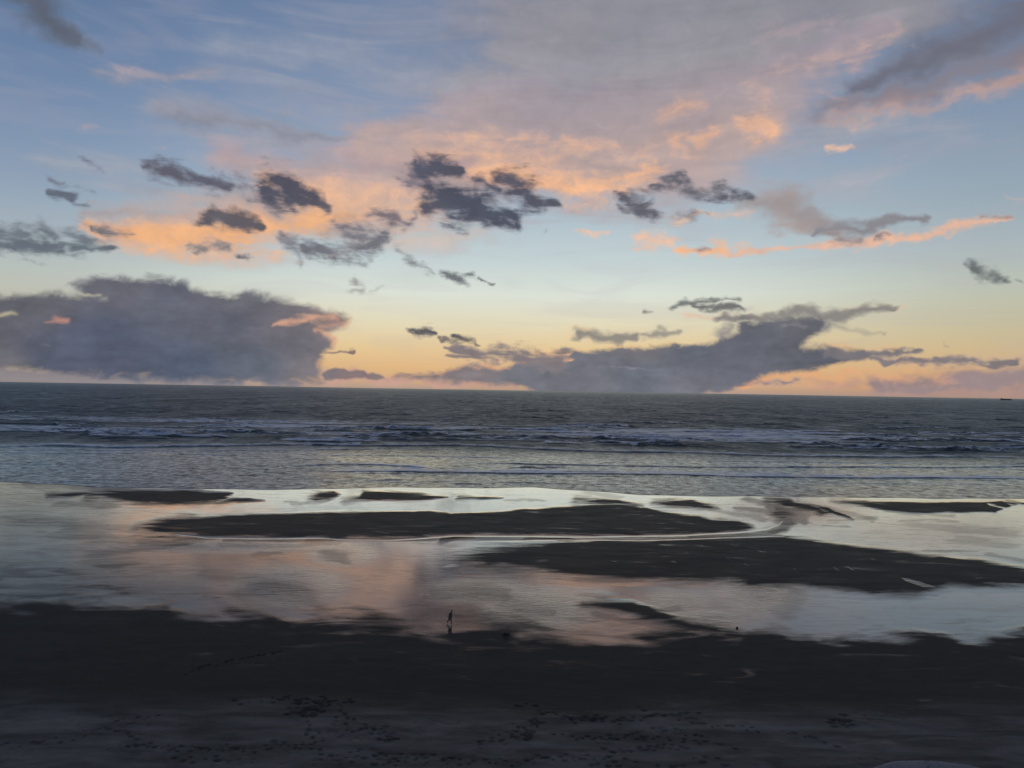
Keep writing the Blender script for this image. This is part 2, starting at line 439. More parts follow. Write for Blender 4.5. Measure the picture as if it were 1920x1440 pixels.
    for poly, soft in banks:
        pxw = px0 + 6 * w1
        pyw = py0 + 5 * w2
        # cauliflower tops
        pyw = pyw + 2.2 * np.abs(fbm(px0 / 14, py0 / 14, 77, 3))
        m = (py0 > 480) & (py0 < 780) & (px0 > -1100) & (px0 < 1800)
        d = poly_sdf(pxw[m], pyw[m], poly) / soft
        Fb[m] = np.maximum(Fb[m], np.clip(d, -2.5, 2.5))
    # bank colour by place
    cpts = [((-200,600),(98,100,116)),((60,560),(112,112,124)),((240,535),(112,112,126)),((300,560),(106,110,128)),((200,640),(94,104,130)),((100,680),(92,100,124)),((350,690),(92,106,132)),
            ((420,600),(108,112,130)),((480,680),(106,114,132)),((560,640),(122,120,132)),((560,600),(124,120,130)),((600,690),(132,126,132)),((450,560),(118,118,130)),((620,600),(160,134,128)),
            ((20,700),(120,118,126)),((740,705),(150,132,130)),((870,700),(146,134,138)),((1000,700),(128,130,142)),((1100,680),(126,128,140)),((1200,700),(116,124,140)),((1300,670),(112,118,134)),
            ((1400,640),(110,114,128)),((1500,600),(112,114,124)),((1560,670),(106,110,124)),((1400,700),(116,120,134)),((1200,655),(132,128,136)),((1100,725),(128,130,142)),((660,705),(150,126,126)),((1300,725),(124,126,138))]
    ws = np.full(px0.shape, 1e-9)
    Cb = np.zeros(px0.shape + (3,))
    for (cx, cy), c in cpts:
        w = 1.0 / (((px0 - cx) / 1.6) ** 2 + (py0 - cy) ** 2 + 300) ** 2
        ws += w
        Cb += w[..., None] * lin(c)
    Cb /= ws[..., None]
    # warm rims and glow holes of the banks
    rim = [
        ([(510,606,3),(545,600,7),(590,596,9),(625,592,6)], (222,170,140), 0.95, 1.2),
        ([(600,612,5),(632,606,4),(654,601,3)], (206,158,136), 0.7, 1.2),
        ([(655,594,3),(650,606,3),(636,614,3)], (230,180,146), 0.9),
        ([(592,618,4),(604,622,4),(616,630,4),(624,642,4),(623,655,3),(616,664,3)], (226,172,140), 0.9),
        ([(608,672,3),(602,682,3),(597,694,2)], (196,146,128), 0.7),
        ([(86,600,3),(105,600,5),(124,602,3)], (200,146,128), 0.78, 1.8),
        ([(0,588,6),(20,584,5),(34,586,3)], (200,188,156), 0.9, 1.2),
        ([(150,551,2),(190,556,2)], (196,186,160), 0.8, 2),
        ([(920,658,2),(965,664,2),(982,660,2)], (240,190,134), 0.9, 1.5),
        ([(985,662,2),(1010,661,4),(1040,663,5),(1062,664,3)], (250,196,136), 1.1, 1.5),
        ([(965,675,2),(1010,674,4),(1055,672,4),(1074,676,2)], (246,188,136), 0.95, 1.6),
        ([(905,684,2),(930,688,3),(958,690,2)], (220,160,128), 0.9, 1.6),
        ([(1065,658,2),(1120,651,2),(1200,647,2)], (242,200,140), 0.8, 2),
        ([(1472,610,5),(1490,608,7),(1504,618,6)], (142,136,140), 0.7),
        ([(1130,690,2),(1180,690,2),(1240,695,2)], (146,142,150), 0.7, 2),
        ([(1410,720,2),(1440,712,2),(1480,704,2),(1550,696,1.5)], (226,164,126), 0.7, 1.5),
        ([(745,699,2),(760,703,1.5),(830,698,1.5),(872,687,1.5),(900,689,1.5)], (214,164,132), 0.6),
        ([(70,640,2),(95,648,2)], (136,138,146), 0.6, 1.5),
    ]
    rim = [([(p[0], p[1], p[2] * 1.45 + 1.0) for p in q[0]],) + tuple(q[1:]) for q in rim]
    Fr, Cr_ = layer(rim, 12, 7.0, 0.75)
    fr3 = front[..., None]
    def grey(C, k, g=1.0):
        L = (C * [0.25, 0.6, 0.15]).sum(-1, keepdims=True)
        return (C * (1 - k) + L * [1.0, 0.985, 1.03] * k) * g
    Cv = np.where(Cv[..., 2:] > Cv[..., :1], grey(Cv, 0.5, 1.06), grey(Cv, 0.1, 1.05))
    Cd, Cg, Cb = grey(Cd, 0.35, 1.1), grey(Cg, 0.35, 1.02), grey(Cb, 0.25, 0.82)
    Cb = Cb * (1 + 0.20 * fbm(px0 / 70, py0 / 26, 411, 5, 0.6) + 0.12 * (np.abs(fbm(px0 / 40, py0 / 22, 421, 4)) - 0.2))[..., None]
    Fd = Fd + np.where(Fd > -0.3, 0.06 + 0.34 * fbm((px0 * .87 + py0 * .5) / 42, (py0 * .87 - px0 * .5) / 15, 401, 5, 0.6), 0)
    def pack(C, F):
        return np.concatenate([C, (F * front + (front - 1))[..., None]], -1)
    add_color(o, 'clear', np.concatenate([base, np.ones(base.shape[:2] + (1,))], -1))
    add_color(o, 'veil', pack(Cv, Fv + 0.12 * big1))
    add_color(o, 'lit', pack(Cl, Fl))
    add_color(o, 'dark', pack(Cd, Fd))
    add_color(o, 'bank', pack(Cb, Fb))
    add_color(o, 'gloom', pack(Cg, Fg))
    add_color(o, 'rim', pack(Cr_, Fr))
    add_color(o, 'angle', np.stack([A, E, np.zeros_like(A), np.ones_like(A)], -1))

    b = NB('sky_dusk')
    ang = b.attr('angle').outputs['Vector']
    v1 = b.mapping(ang, (1, 1.5, 1), (0, 0, math.radians(18)))
    fine = b.noise(v1, 0.55, 9, 0.62, 0.6)
    wisp = b.noise(b.mapping(ang, (0.6, 2.4, 1), (0, 0, math.radians(32))), 0.5, 8, 0.6, 0.8)
    strk = b.noise(b.mapping(ang, (0.25, 1.5, 1), (0, 0, math.radians(-12))), 0.35, 8, 0.55, 0.9)
    soft = b.noise(b.mapping(ang, (0.5, 1.0, 1)), 0.25, 5, 0.55, 0.5)
    def centre(n, k):
        return b.math('MULTIPLY', b.math('SUBTRACT', n, 0.5), k)
    def add(*a):
        r = a[0]
        for x in a[1:]:
            r = b.math('ADD', r, x)
        return r
    col = b.attr('clear').outputs['Color']
    # faint high streaks everywhere
    hs_ = b.math('MULTIPLY', b.step(0.42, 0.68, strk), 0.16)
    col = b.mix(hs_, col, lin((176, 168, 178)))
    A_ = b.attr('veil')
    av = b.step(0.0, 0.8, add(A_.outputs['Alpha'], centre(strk, 1.1), centre(soft, 0.7)))
    vc = b.scale(A_.outputs['Color'], add(1.0, centre(fine, 0.3), centre(strk, 0.4)))
    col = b.mix(b.math('MULTIPLY', av, 0.92), col, vc)
    L_ = b.attr('lit')
    al = b.step(0.12, 1.15, add(L_.outputs['Alpha'], centre(strk, 1.5), centre(fine, 1.2)))
    lc = b.scale(L_.outputs['Color'], add(1.0, centre(fine, 0.5)))
    col = b.mix(b.math('MULTIPLY', al, 0.95), col, lc)
    G_ = b.attr('gloom')
    ag = b.step(0.1, 0.95, add(G_.outputs['Alpha'], centre(strk, 0.8), centre(fine, 0.8)))
    gc = b.scale(G_.outputs['Color'], add(1.0, centre(fine, 0.4)))
    col = b.mix(b.math('MULTIPLY', ag, 0.93), col, gc)
    B_ = b.attr('bank')
    ab = b.step(-0.7, 0.8, add(B_.outputs['Alpha'], centre(fine, 3.2), centre(strk, 1.5)))
    bc = b.scale(B_.outputs['Color'], add(1.0, centre(soft, 0.3), centre(fine, 0.45), centre(strk, 0.35)))
    col = b.mix(ab, col, bc)
    R_ = b.attr('rim')
    ar = b.step(0.2, 1.15, add(R_.outputs['Alpha'], centre(fine, 1.4), centre(wisp, 1.2)))
    col = b.mix(b.math('MULTIPLY', ar, 0.8), col, R_.outputs['Color'])
    D_ = b.attr('dark')
    ad = b.step(0.18, 1.0, add(D_.outputs['Alpha'], centre(fine, 1.0), centre(wisp, 1.5)))
    dc = b.scale(D_.outputs['Color'], add(1.28, b.math('MULTIPLY', ad, -0.3), centre(fine, -0.6)))
    col = b.mix(b.math('MULTIPLY', ad, 0.97), col, dc)
    em = b.n('ShaderNodeEmission', {0: col, 1: 1.0})
    b.t.links.new(em.outputs[0], b.out.inputs[0])
    b.m.cycles.emission_sampling = 'NONE'
    o.data.materials.append(b.m)
    tag(o, 'dusk sky with pink veils and dark cloud banks over the sea', kind='structure')
    return o
build_sky()

# ------------------------------------------------------------------ shoreline, in metres
SHORE_PX = [(-900,884),(-300,896),(0,903),(120,908),(180,914),(350,916),(560,918),(760,913),(900,915),(1000,914),(1100,920),(1200,927),(1280,930),(1450,931),(1600,932),(1750,935),(1920,934),(2300,936),(3000,944)]
_sh = np.array([ground(*p) for p in SHORE_PX])
_ss = _sh[:, 0] / _sh[:, 1]
def shore_y(s):
    """distance along y of the water's edge for a view slope s = x / y"""
    return np.interp(s, _ss, _sh[:, 1]) + 0.5 * np.sin(s * 60) + 0.4 * np.sin(s * 23 + 1)

# ------------------------------------------------------------------ BEACH
def build_beach():
    s = np.concatenate([[-40, -12, -5, -3, -2, -1.5, -1.2], np.linspace(-1.0, -0.8, 40, False), np.linspace(-0.8, 0.8, 1300, False), np.linspace(0.8, 1.0, 40), [1.2, 1.5, 2, 3, 5, 12, 40]])
    pyr = np.concatenate([np.linspace(1470, 1200, 300, False), np.linspace(1200, 900, 420, False), np.linspace(900, 880, 14)])
    yr = CAM_H * FPX / (pyr - 731.3)
    yr = np.concatenate([[-400, -150, -40, 10, 30, 45], yr, [280, 400, 1000]])
    Sg, Yg = np.meshgrid(s, yr)
    X = Sg * np.maximum(Yg, 50)
    px, py = project(X, np.maximum(Yg, 20), 0 * X)
    # ------- wetness: 1 mirror film, 0 damp dark sand
    wx = fbm(px / 90, py / 14, 5, 4)
    wy = fbm(px / 110, py / 18, 8, 4)
    wfin = fbm(px / 26, py / 5, 15, 3)
    pw, qw = px + 14 * wx, py + 3.0 * wy + 0.8 * wfin
    dry = np.zeros(px.shape)                     # 1 on the dark bars
    bars = [
        # outline, softness above/below in photo pixels
        ([(262,992),(300,978),(335,970),(362,969),(380,970),(420,967),(560,963),(640,961),(740,960),(800,959),(838,962),(880,961),(935,960),(990,955),(1040,952),(1110,948),(1160,947),(1215,952),(1262,963),(1310,968),(1335,976),(1385,977),
          (1408,988),(1396,995),(1340,1001),(1270,1005),(1150,1004),(1000,1003),(880,1003),(800,1004),(740,1006),(640,1007),(480,1008),(390,1008),(330,1001),(290,998)], 2.0),
        ([(868,1047),(905,1035),(940,1027),(985,1021),(1040,1017),(1080,1014),(1200,1013),(1330,1009),(1440,1006),(1462,1006),(1510,1012),(1560,1019),(1640,1029),(1740,1041),(1830,1050),(1890,1059),(1940,1070),(2100,1090),(2100,1100),
          (1920,1097),(1860,1097),(1780,1096),(1745,1106),(1715,1113),(1640,1111),(1560,1103),(1480,1097),(1420,1097),(1400,1094),(1280,1088),(1120,1085),(1060,1078),(1000,1070),(940,1062),(900,1055)], 3.5),
        ([(160,930),(200,922),(330,921),(430,924),(440,926),(425,932),(400,942),(330,946),(270,945),(215,938),(185,932)], 2.0),
        ([(90,929),(130,924),(175,924),(150,929),(125,932)], 1.5),
        ([(400,942),(430,936),(470,935),(500,938),(450,940)], 1.5),
        ([(582,932),(598,924),(622,923),(636,927),(612,935),(592,935)], 1.6),
        ([(640,936),(672,930),(680,922),(742,924),(790,926),(835,930),(800,935),(760,937),(690,936)], 1.5),
        ([(858,932),(900,930),(945,932),(900,934)], 1.5),
        ([(1080,938),(1120,936),(1160,938),(1205,948),(1160,947),(1110,944)], 2.0),
        ([(1225,941),(1250,938),(1290,938),(1330,945),(1345,951),(1310,953),(1255,949)], 2.0),
        ([(1438,938),(1480,937),(1520,949),(1560,962),(1540,966),(1500,956),(1470,948)], 2.2),
        ([(1500,942),(1550,952),(1590,968),(1600,974),(1560,962)], 1.5),
        ([(1562,939),(1620,939),(1700,941),(1780,941),(1840,942),(1872,940),(1905,945),(1898,949),(1880,957),(1868,962),(1830,961),(1780,960),(1720,961),(1660,955),(1610,947)], 1.2),
        ([(1880,940),(1920,944),(1960,947),(1925,948)], 1.2),
        ([(1092,1134),(1120,1130),(1190,1130),(1240,1146),(1290,1162),(1350,1180),(1420,1190),(1300,1182),(1230,1160),(1160,1142)], 4.0),
        ([(575,1008),(605,1006),(640,1005),(655,1008),(620,1012)], 1.5),
        ([(820,1012),(845,1006),(880,1008),(840,1011)], 1.2),
        ([(985,1011),(1060,1008),(1120,1012),(1040,1014)], 1.2),
    ]
    for poly, soft in bars:
        pa = np.array(poly)
        m = (px > pa[:, 0].min() - 60) & (px < pa[:, 0].max() + 60) & (py > pa[:, 1].min() - 30) & (py < pa[:, 1].max() + 30) & (Yg > 30)
        if m.any():
            d = poly_sdf(pw[m], qw[m], poly)
            w_ = pa[:, 0].max() - pa[:, 0].min()
            sf_ = soft * (1.1 + 4.5 * np.exp(-((px[m] - pa[:, 0].min()) / (0.10 * w_ + 20)) ** 2) + 2.2 * np.maximum(fbm(px[m] / 130, py[m] / 12, 331, 3), 0)
                          + (1.6 * sstep(pa[:, 1].mean() - 4, pa[:, 1].mean() + 6, py[m]) if soft > 1.9 else 0))
            dry[m] = np.maximum(dry[m], sstep(-sf_ * 1.7, sf_ * 1.3, d))
    # the near beach: everything below this line
    ex = [-900, -300, 0, 60, 150, 215, 250, 305, 330, 420, 500, 560, 620, 660, 720, 800, 850, 900, 960, 1000, 1050, 1150, 1230, 1290, 1340, 1400, 1450, 1490, 1530, 1580, 1620, 1680, 1730, 1790, 1850, 1900, 2000, 3000]
    ey = [1120, 1130, 1141, 1134, 1133, 1143, 1139, 1138, 1150, 1158, 1160, 1158, 1156, 1160, 1170, 1178, 1182, 1180, 1178, 1182, 1186, 1184, 1183, 1184, 1188, 1190, 1195, 1186, 1188, 1202, 1193, 1184, 1190, 1192, 1200, 1192, 1180, 1180]
    st = px + 70 * fbm(px / 120, py / 30, 61, 4) + (py - 1160) * 1.4
    edge = np.interp(st, ex, ey)
    edge = edge + 12 * fbm(px / 90 + py / 30, py / 18, 62, 4) + 22 * fbm((px - 1.6 * (py - 1160)) / 80, (py - 1160) / 40, 66, 3)
    dsoft = 24 + 30 * np.exp(-((px - 900) / 240) ** 2)
    near = sstep(-dsoft, dsoft, py - edge)
    dry = np.maximum(dry, near)
    dry = np.where(Yg < 50, 1.0, dry)
    # half-drained patches and runnels: (polyline, amount, flattening)
    part = [
        ([(60,905,6),(200,918,4),(420,930,3)], .3, 3), ([(120,945,5),(215,948,4)], .35, 3), ([(30,975,12),(160,985,10),(250,992,6)], .28, 3),
        ([(120,1000,12),(220,1010,10),(330,1018,6)], .3, 2), ([(180,1040,8),(250,1030,7),(310,1025,4)], .35, 3), ([(190,1062,5),(260,1058,4)], .25, 3),
        ([(270,1018,6),(330,1016,5),(380,1012,3)], .35, 2), ([(420,1020,4),(520,1022,4),(640,1018,3)], .25, 3),
        ([(390,1075,8),(450,1080,12),(520,1090,8)], .2, 2), ([(460,1110,14),(540,1105,18),(580,1120,16)], .3, 1.6),
        ([(480,1040,4),(520,1036,4)], .3, 3), ([(620,1040,10),(650,1045,10),(660,1055,6)], .35, 1.6), ([(1280,1140,5),(1230,1150,4)], .3, 2),
        ([(820,1110,12),(900,1105,18),(945,1112,14)], .35, 1.7), ([(800,1150,12),(880,1140,12)], .3, 2),
        ([(840,1170,12),(900,1160,22),(960,1172,14)], .35, 1.6), ([(700,1160,8),(780,1158,6)], .3, 2),
        ([(960,1130,16),(1000,1140,18),(1040,1150,8)], .25, 1.5), ([(1130,1150,5),(1200,1165,5),(1290,1180,6)], .3, 2),
        ([(1450,960,10),(1480,980,10),(1440,1000,6),(1340,1006,4),(1280,1008,3)], .75, 2),
        ([(1395,935,4),(1450,950,6),(1500,968,8),(1520,980,5)], .55, 2), ([(1540,950,4),(1590,962,5),(1640,975,3)], .35, 2.5),
        ([(1380,952,4),(1420,958,5),(1460,968,4)], .5, 2), ([(1330,955,3),(1400,965,4),(1430,975,4)], .35, 2.5),
        ([(1640,950,3),(1720,963,3),(1800,966,3)], .35, 3), ([(1720,985,6),(1800,992,8),(1900,1000,8)], .28, 3), ([(1790,1012,6),(1900,1022,6)], .25, 3),
        ([(1740,1030,2),(1800,1033,2),(1830,1036,2)], .4, 3), ([(1700,975,3),(1780,976,3)], .3, 3), ([(1560,985,2),(1590,987,2)], .4, 3), ([(1860,1040,3),(1920,1050,3)], .35, 3),
        ([(1100,925,3),(1160,930,3)], .3, 3), ([(960,935,2),(1020,937,2)], .35, 3), ([(560,945,3),(580,941,3),(545,940,2)], .35, 2.5),
        ([(0,1120,6),(90,1112,6),(160,1108,3)], .3, 2), ([(110,1122,4),(170,1118,4)], .4, 2), ([(180,1120,5),(230,1112,4)], .35, 2),
        ([(1460,1085,6),(1500,1120,12),(1470,1150,12)], .22, 1.4), ([(1640,970,3),(1560,975,2)], .25, 3),
    ]
    half = (0.60 * sstep(930, 1080, py) * sstep(640, 120, px) + 0.14 * sstep(960, 1140, py)) * (1 + .25 * fbm(px / 120, py / 25, 301, 3))
    half = np.maximum(half, 0.5 * sstep(460, 40, px))
    for pts, amt, asp in part:
        xs = [p[0] for p in pts]; ys = [p[1] for p in pts]
        m = (px > min(xs) - 90) & (px < max(xs) + 90) & (py > min(ys) - 40) & (py < max(ys) + 40) & (Yg > 50)
        d = stroke_d((px[m] + 30 * wx[m]) / asp, py[m] + 5 * wy[m] + 2 * wfin[m], [(p[0] / asp, p[1], p[2]) for p in pts])
        half[m] = half[m] + (1 - half[m]) * amt * sstep(1.5, 0.4, d)
    # the narrow channel round the first bar: rippled water with bright smooth margins
    m = (py > 930) & (py < 1030) & (px > 280) & (px < 1560) & (Yg > 50)
    ch = stroke_d(px[m] + 6 * wx[m], py[m] + 1.2 * wy[m], [(420,1013,3),(640,1012,3),(840,1010,4),(1000,1009,4),(1280,1011,4),(1400,1004,6),(1470,990,9),(1480,970,10),(1440,950,8)])
    half[m] = np.maximum(half[m], 0.6 * sstep(1.6, .5, ch))
    for ln in ([(330,1002,.8),(390,1009,.9),(480,1010,1),(600,1009,1),(650,1012,1),(720,1013,.9),(800,1008,1.1),(850,1005,1.2),(960,1005,1.2),(1100,1006,1.1),(1280,1004,1.1),(1380,999,1.2),(1440,992,1.3),(1462,983,.8),(1468,976,.3)],
               [(900,1014,.8),(1060,1012,1),(1200,1013.5,1.1),(1300,1011,1),(1440,1006,1.1),(1470,1006,.6)]):
        d = stroke_d(px[m], py[m] + 1.0 * wy[m], ln)
        k = sstep(2.0, 0.5, d)
        half[m] *= 1 - k
        dry[m] *= 1 - .9 * k
    # bright water in the bars
    spl = [([(1688,1083),(1704,1085),(1740,1095),(1756,1101),(1730,1101),(1700,1091)], .45), ([(838,961),(865,959),(862,963),(845,964)], .5),
           ([(1255,1052),(1262,1053),(1272,1056),(1262,1055)], .5), ([(1850,943),(1893,954),(1896,957),(1855,948)], .7), ([(1880,941),(1915,950),(1900,950)], .5)]
    for poly, amt in spl:
        pa = np.array(poly)
        m = (px > pa[:, 0].min() - 20) & (px < pa[:, 0].max() + 20) & (py > pa[:, 1].min() - 10) & (py < pa[:, 1].max() + 10) & (Yg > 50)
        d = poly_sdf(px[m], py[m], poly)
        dry[m] = dry[m] * (1 - amt * sstep(-1.2, 1.0, d))
    # thin bright trickles on the second bar
    rng = random.Random(4)
    for (tx, ty, L) in [(1265,1053,14),(1150,1050,16),(1375,1050,24),(1395,1056,22),(1500,1072,26),(1420,1030,34),(1640,1050,16),(1540,1070,14),(1310,1022,14),(1380,1022,20),(1225,1060,12),(1600,1068,30),(1570,1068,14)]:
        m = (np.abs(px - tx) < L + 4) & (np.abs(py - ty) < 14) & (Yg > 50)
        if m.any():
            d = stroke_d(px[m], py[m] + 1.5 * np.sin(px[m] / 4), [(tx - L / 2, ty - L * .14, .5), (tx, ty + 1, 1.0), (tx + L / 2, ty + L * .2, .4)])
            dry[m] = dry[m] * (1 - 0.28 * sstep(1.6, 0.3, d))
    wet = np.clip(1 - dry, 0, 1)
    # ------- ripples inside the pools
    rip = np.zeros(px.shape)
    for cx, cy, rx, ry, am in [(540,1100,90,30,1),(640,1040,50,18,.8),(1010,1145,90,32,.9),(1430,1110,70,34,.8),(1270,1130,60,18,.5),(1500,960,120,26,.7),(1310,1160,60,14,.8),(400,1025,160,10,.6),(1780,1000,200,40,.45),(900,1110,80,22,.6)]:
        rip = np.maximum(rip, am * np.exp(-(((px - cx) / rx) ** 2 + ((py - cy) / ry) ** 2)))
    # ------- relief
    Z = -0.03 + 0.13 * np.maximum(dry - near, 0) + 0.06 * near
    shore = shore_y(Sg)
    off = np.maximum(Yg - shore, 0)
    Z = Z - np.minimum(off * 0.05, 3.0)
    Z = Z + np.where(Yg < 75, (75 - np.maximum(Yg, -400)) * 0.004, 0)
    lowz = fbm(X / 9, Yg / 4, 91, 4) * 0.05 * near
    Z = Z + lowz
    # upper beach: drier, trampled
    upper = sstep(1290, 1360, py + 26 * fbm(px / 260, py / 60, 71, 4) - 0.012 * (px - 600))
    upper = np.where(Yg < 52, 1.0, upper)
    tram = np.maximum(fbm(X / 0.55, Yg / 0.6, 101, 3), 0)
    msk = sstep(0.0, 0.45, fbm(X / 7, Yg / 3, 103, 3)) * upper
    Z = Z - 0.10 * tram * msk
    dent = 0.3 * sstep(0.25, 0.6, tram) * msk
    # footprints: walked lines (start, end) and trampled patches
    def trail(x0, y0, x1, y1, wob, seed, size=0.17):
        nonlocal Z, dent
        r = random.Random(seed)
        a, c = np.array(ground(x0, y0)), np.array(ground(x1, y1))
        L = np.linalg.norm(c - a)
        n = max(int(L / 0.42), 2)
        t = (c - a) / L
        nrm = np.array([-t[1], t[0]])
        for i in range(n):
            if r.random() < 0.3:
                continue
            p = a + t * (i + r.uniform(-.25, .25)) * L / n + nrm * ((i % 2 - .5) * 0.3 + wob * math.sin(i * .21 + seed) + r.gauss(0, .28))
            k = size * r.uniform(.5, 1.3)
            bb = (np.abs(X - p[0]) < .7) & (np.abs(Yg - p[1]) < .7)
            if not bb.any():
                continue
            dx, dy = X[bb] - p[0], Yg[bb] - p[1]
            dl = (dx * t[0] + dy * t[1]) / (k * 1.5)
            dn = (dx * nrm[0] + dy * nrm[1]) / k
            g = np.exp(-(dl ** 2 + dn ** 2) ** 1.5)
            rimg = np.exp(-(np.sqrt(dl ** 2 + dn ** 2) - 1.4) ** 2 * 6)
            Z[bb] += -0.11 * g + 0.02 * rimg
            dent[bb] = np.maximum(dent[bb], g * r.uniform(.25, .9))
    tr = [(640,1325,740,1400,.6),(700,1380,730,1395,.3),(440,1312,560,1316,.3),(530,1310,640,1330,.8),(540,1330,650,1345,.7),(560,1345,600,1395,.5),(0,1405,320,1345,.6),(250,1395,420,1412,.5),(330,1420,420,1425,.4),
          (970,1355,1000,1385,.5),(940,1380,1000,1380,.4),(1000,1340,1140,1355,.5),(1060,1350,1300,1345,.5),(1040,1372,1280,1400,.7),(1130,1400,1300,1412,.6),(1290,1355,1420,1375,.5),(1420,1370,1580,1400,.5),
          (1300,1395,1400,1410,.5),(960,1325,1020,1328,.3),(1200,1335,1330,1345,.4),(500,1400,700,1375,.7),(600,1425,900,1420,.4),(700,1435,1200,1425,.5),(1000,1430,1400,1438,.5),(200,1380,480,1420,.8),(640,1410,760,1425,.4),
          (1080,1385,1280,1372,.5),(1200,1405,1330,1385,.6),(330,1270,530,1215,.7),(480,1395,640,1410,.4),(900,1395,960,1380,.3)]
    for i, q in enumerate(tr):
        trail(*q, i + 3)
    for i, (cx, cy, rx, ry, n) in enumerate([(590,1320,60,12,26),(570,1338,30,8,14),(1000,1362,14,10,10),(985,1380,30,5,10),(1110,1348,40,6,12),(720,1380,20,12,8),(1575,1355,24,9,16)]):
        r = random.Random(50 + i)
        for k in range(n):
            qx, qy = cx + r.gauss(0, .5) * rx, cy + r.gauss(0, .5) * ry
            trail(qx, qy, qx + r.uniform(8, 18), qy + r.uniform(-2, 2), .1, 100 + i * 40 + k, 0.2)
    # small tide wrinkles in the sand
    Z = Z + 0.012 * np.sin((Yg + 1.5 * fbm(X / 20, Yg / 8, 93, 3) * 3) * 2.4) * upper
    Z = np.where(Yg > 55, Z, np.minimum(Z, 0.35))
    o = grid_mesh('beach', np.stack([X, Yg, Z], -1))
    add_color(o, 'film', np.stack([wet, half, rip, np.ones_like(X)], -1))
    add_color(o, 'sand', np.stack([upper, dent, np.clip(near, 0, 1), np.ones_like(X)], -1))

    b = NB('wet_sand')
    co = b.n('ShaderNodeTexCoord').outputs['Object']
    fa = b.n('ShaderNodeSeparateColor', {0: b.attr('film').outputs['Color']})
    sa = b.n('ShaderNodeSeparateColor', {0: b.attr('sand').outputs['Color']})
    wet_, half_, rip_ = fa.outputs[0], fa.outputs[1], fa.outputs[2]
    up_, dent_, near_ = sa.outputs[0], sa.outputs[1], sa.outputs[2]
    st1 = b.noise(b.mapping(co, (0.10, 0.35, 1), (0, 0, math.radians(-20))), 1.0, 7, 0.62, 0.8)
    st2 = b.noise(b.mapping(co, (0.5, 1.0, 1), (0, 0, math.radians(25))), 1.2, 6, 0.6)
    grain = b.noise(co, 9.0, 4, 0.7)
    fac = b.math('ADD', wet_, b.math('MULTIPLY', b.math('SUBTRACT', st1, 0.5), 1.7))
    film = b.step(0.08, 0.95, fac)
    hl = b.math('MULTIPLY', half_, b.math('ADD', 0.78, b.math('MULTIPLY', b.step(0.38, 0.64, st1), 0.34)))
    film = b.math('MULTIPLY', film, b.math('SUBTRACT', 1.0, hl, clamp=True))
    # patches of film not quite flooded
    drain = b.math('MULTIPLY', b.step(0.52, 0.68, b.noise(b.mapping(co, (0.05, 0.25, 1), (0, 0, math.radians(-25)), (3, 7, 0)), 1.0, 8, 0.6, 1.2)), 0.1)
    film = b.math('MULTIPLY', film, b.math('SUBTRACT', 1.0, drain))
    st3 = b.noise(b.mapping(co, (0.22, 1.1, 1), (0, 0, math.radians(-32))), 1.0, 6, 0.65, 0.6)
    film = b.math('MULTIPLY', film, b.math('SUBTRACT', 1.0, b.math('MULTIPLY', b.step(0.54, 0.66, st3), b.math('ADD', 0.10, b.math('MULTIPLY', half_, 0.22)))))
    sc = b.noise(b.mapping(co, (0.16, 0.55, 1), (0, 0, math.radians(-24)), (11, 3, 0)), 1.0, 9, 0.7, 1.0)
    film = b.math('MULTIPLY', film, b.math('SUBTRACT', 1.0, b.math('MULTIPLY', b.step(0.56, 0.62, sc), b.math('ADD', 0.12, b.math('MULTIPLY', rip_, 0.25)))))
    sheen = b.math('MULTIPLY', b.step(0.2, 0.9, st1), b.math('SUBTRACT', 0.05, b.math('MULTIPLY', near_, 0.03)))
    film = b.math('MAXIMUM', film, sheen)
    film = b.math('MULTIPLY', film, b.math('ADD', 0.94, b.math('MULTIPLY', grain, 0.1)))
    damp = b.mix(b.math('MULTIPLY', b.noise(b.mapping(co, (0.05, 0.2, 1)), 1.0, 5, 0.55), 1.0), (0.0255, 0.0250, 0.0210), (0.040, 0.039, 0.033))
    dryc = b.mix(b.step(0.3, 0.7, b.noise(b.mapping(co, (0.12, 0.5, 1), (0, 0, math.radians(-8))), 1.0, 7, 0.6, 0.5)), (0.052, 0.051, 0.045), (0.135, 0.131, 0.117))
    sand = b.mix(up_, damp, dryc)
    mot = b.noise(b.mapping(co, (0.35, 0.8, 1), (0, 0, math.radians(12))), 1.0, 8, 0.7, 0.4)
    sand = b.scale(sand, b.math('ADD', 0.65, b.math('MULTIPLY', mot, 0.95)))
    sand = b.scale(sand, b.math('ADD', 0.72, b.math('MULTIPLY', grain, 0.56)))
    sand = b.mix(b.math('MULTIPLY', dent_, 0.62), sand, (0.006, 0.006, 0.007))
    # bumps
    h1 = b.noise(b.mapping(co, (1.0, 1.6, 1)), 2.0, 5, 0.6)
    rp = b.noise(b.mapping(co, (0.7, 2.2, 1), (0, 0, math.radians(28))), 1.1, 5, 0.6, 0.4)
    hsum = b.math('ADD', b.math('MULTIPLY', h1, b.math('ADD', 0.0004, b.math('MULTIPLY', b.math('SUBTRACT', 1.0, film), 0.02))),
                  b.math('MULTIPLY', rp, b.math('ADD', 0.0015, b.math('MULTIPLY', rip_, 0.13))))
    bump = b.n('ShaderNodeBump', {'Strength': 1.0, 'Distance': 1.0, 'Height': hsum})
    dif = b.n('ShaderNodeBsdfPrincipled', {'Base Color': sand, 'Roughness': 0.75, 'Specular IOR Level': 0.12, 'Normal': bump.outputs[0]})
    fr = b.n('ShaderNodeFresnel', {'IOR': 1.5, 'Normal': bump.outputs[0]}).outputs[0]
    gl0 = b.n('ShaderNodeBsdfGlossy', {'Color': (1, 0.965, 0.92, 1), 'Roughness': b.math('ADD', 0.02, b.math('MULTIPLY', st2, 0.05)), 'Normal': bump.outputs[0]})
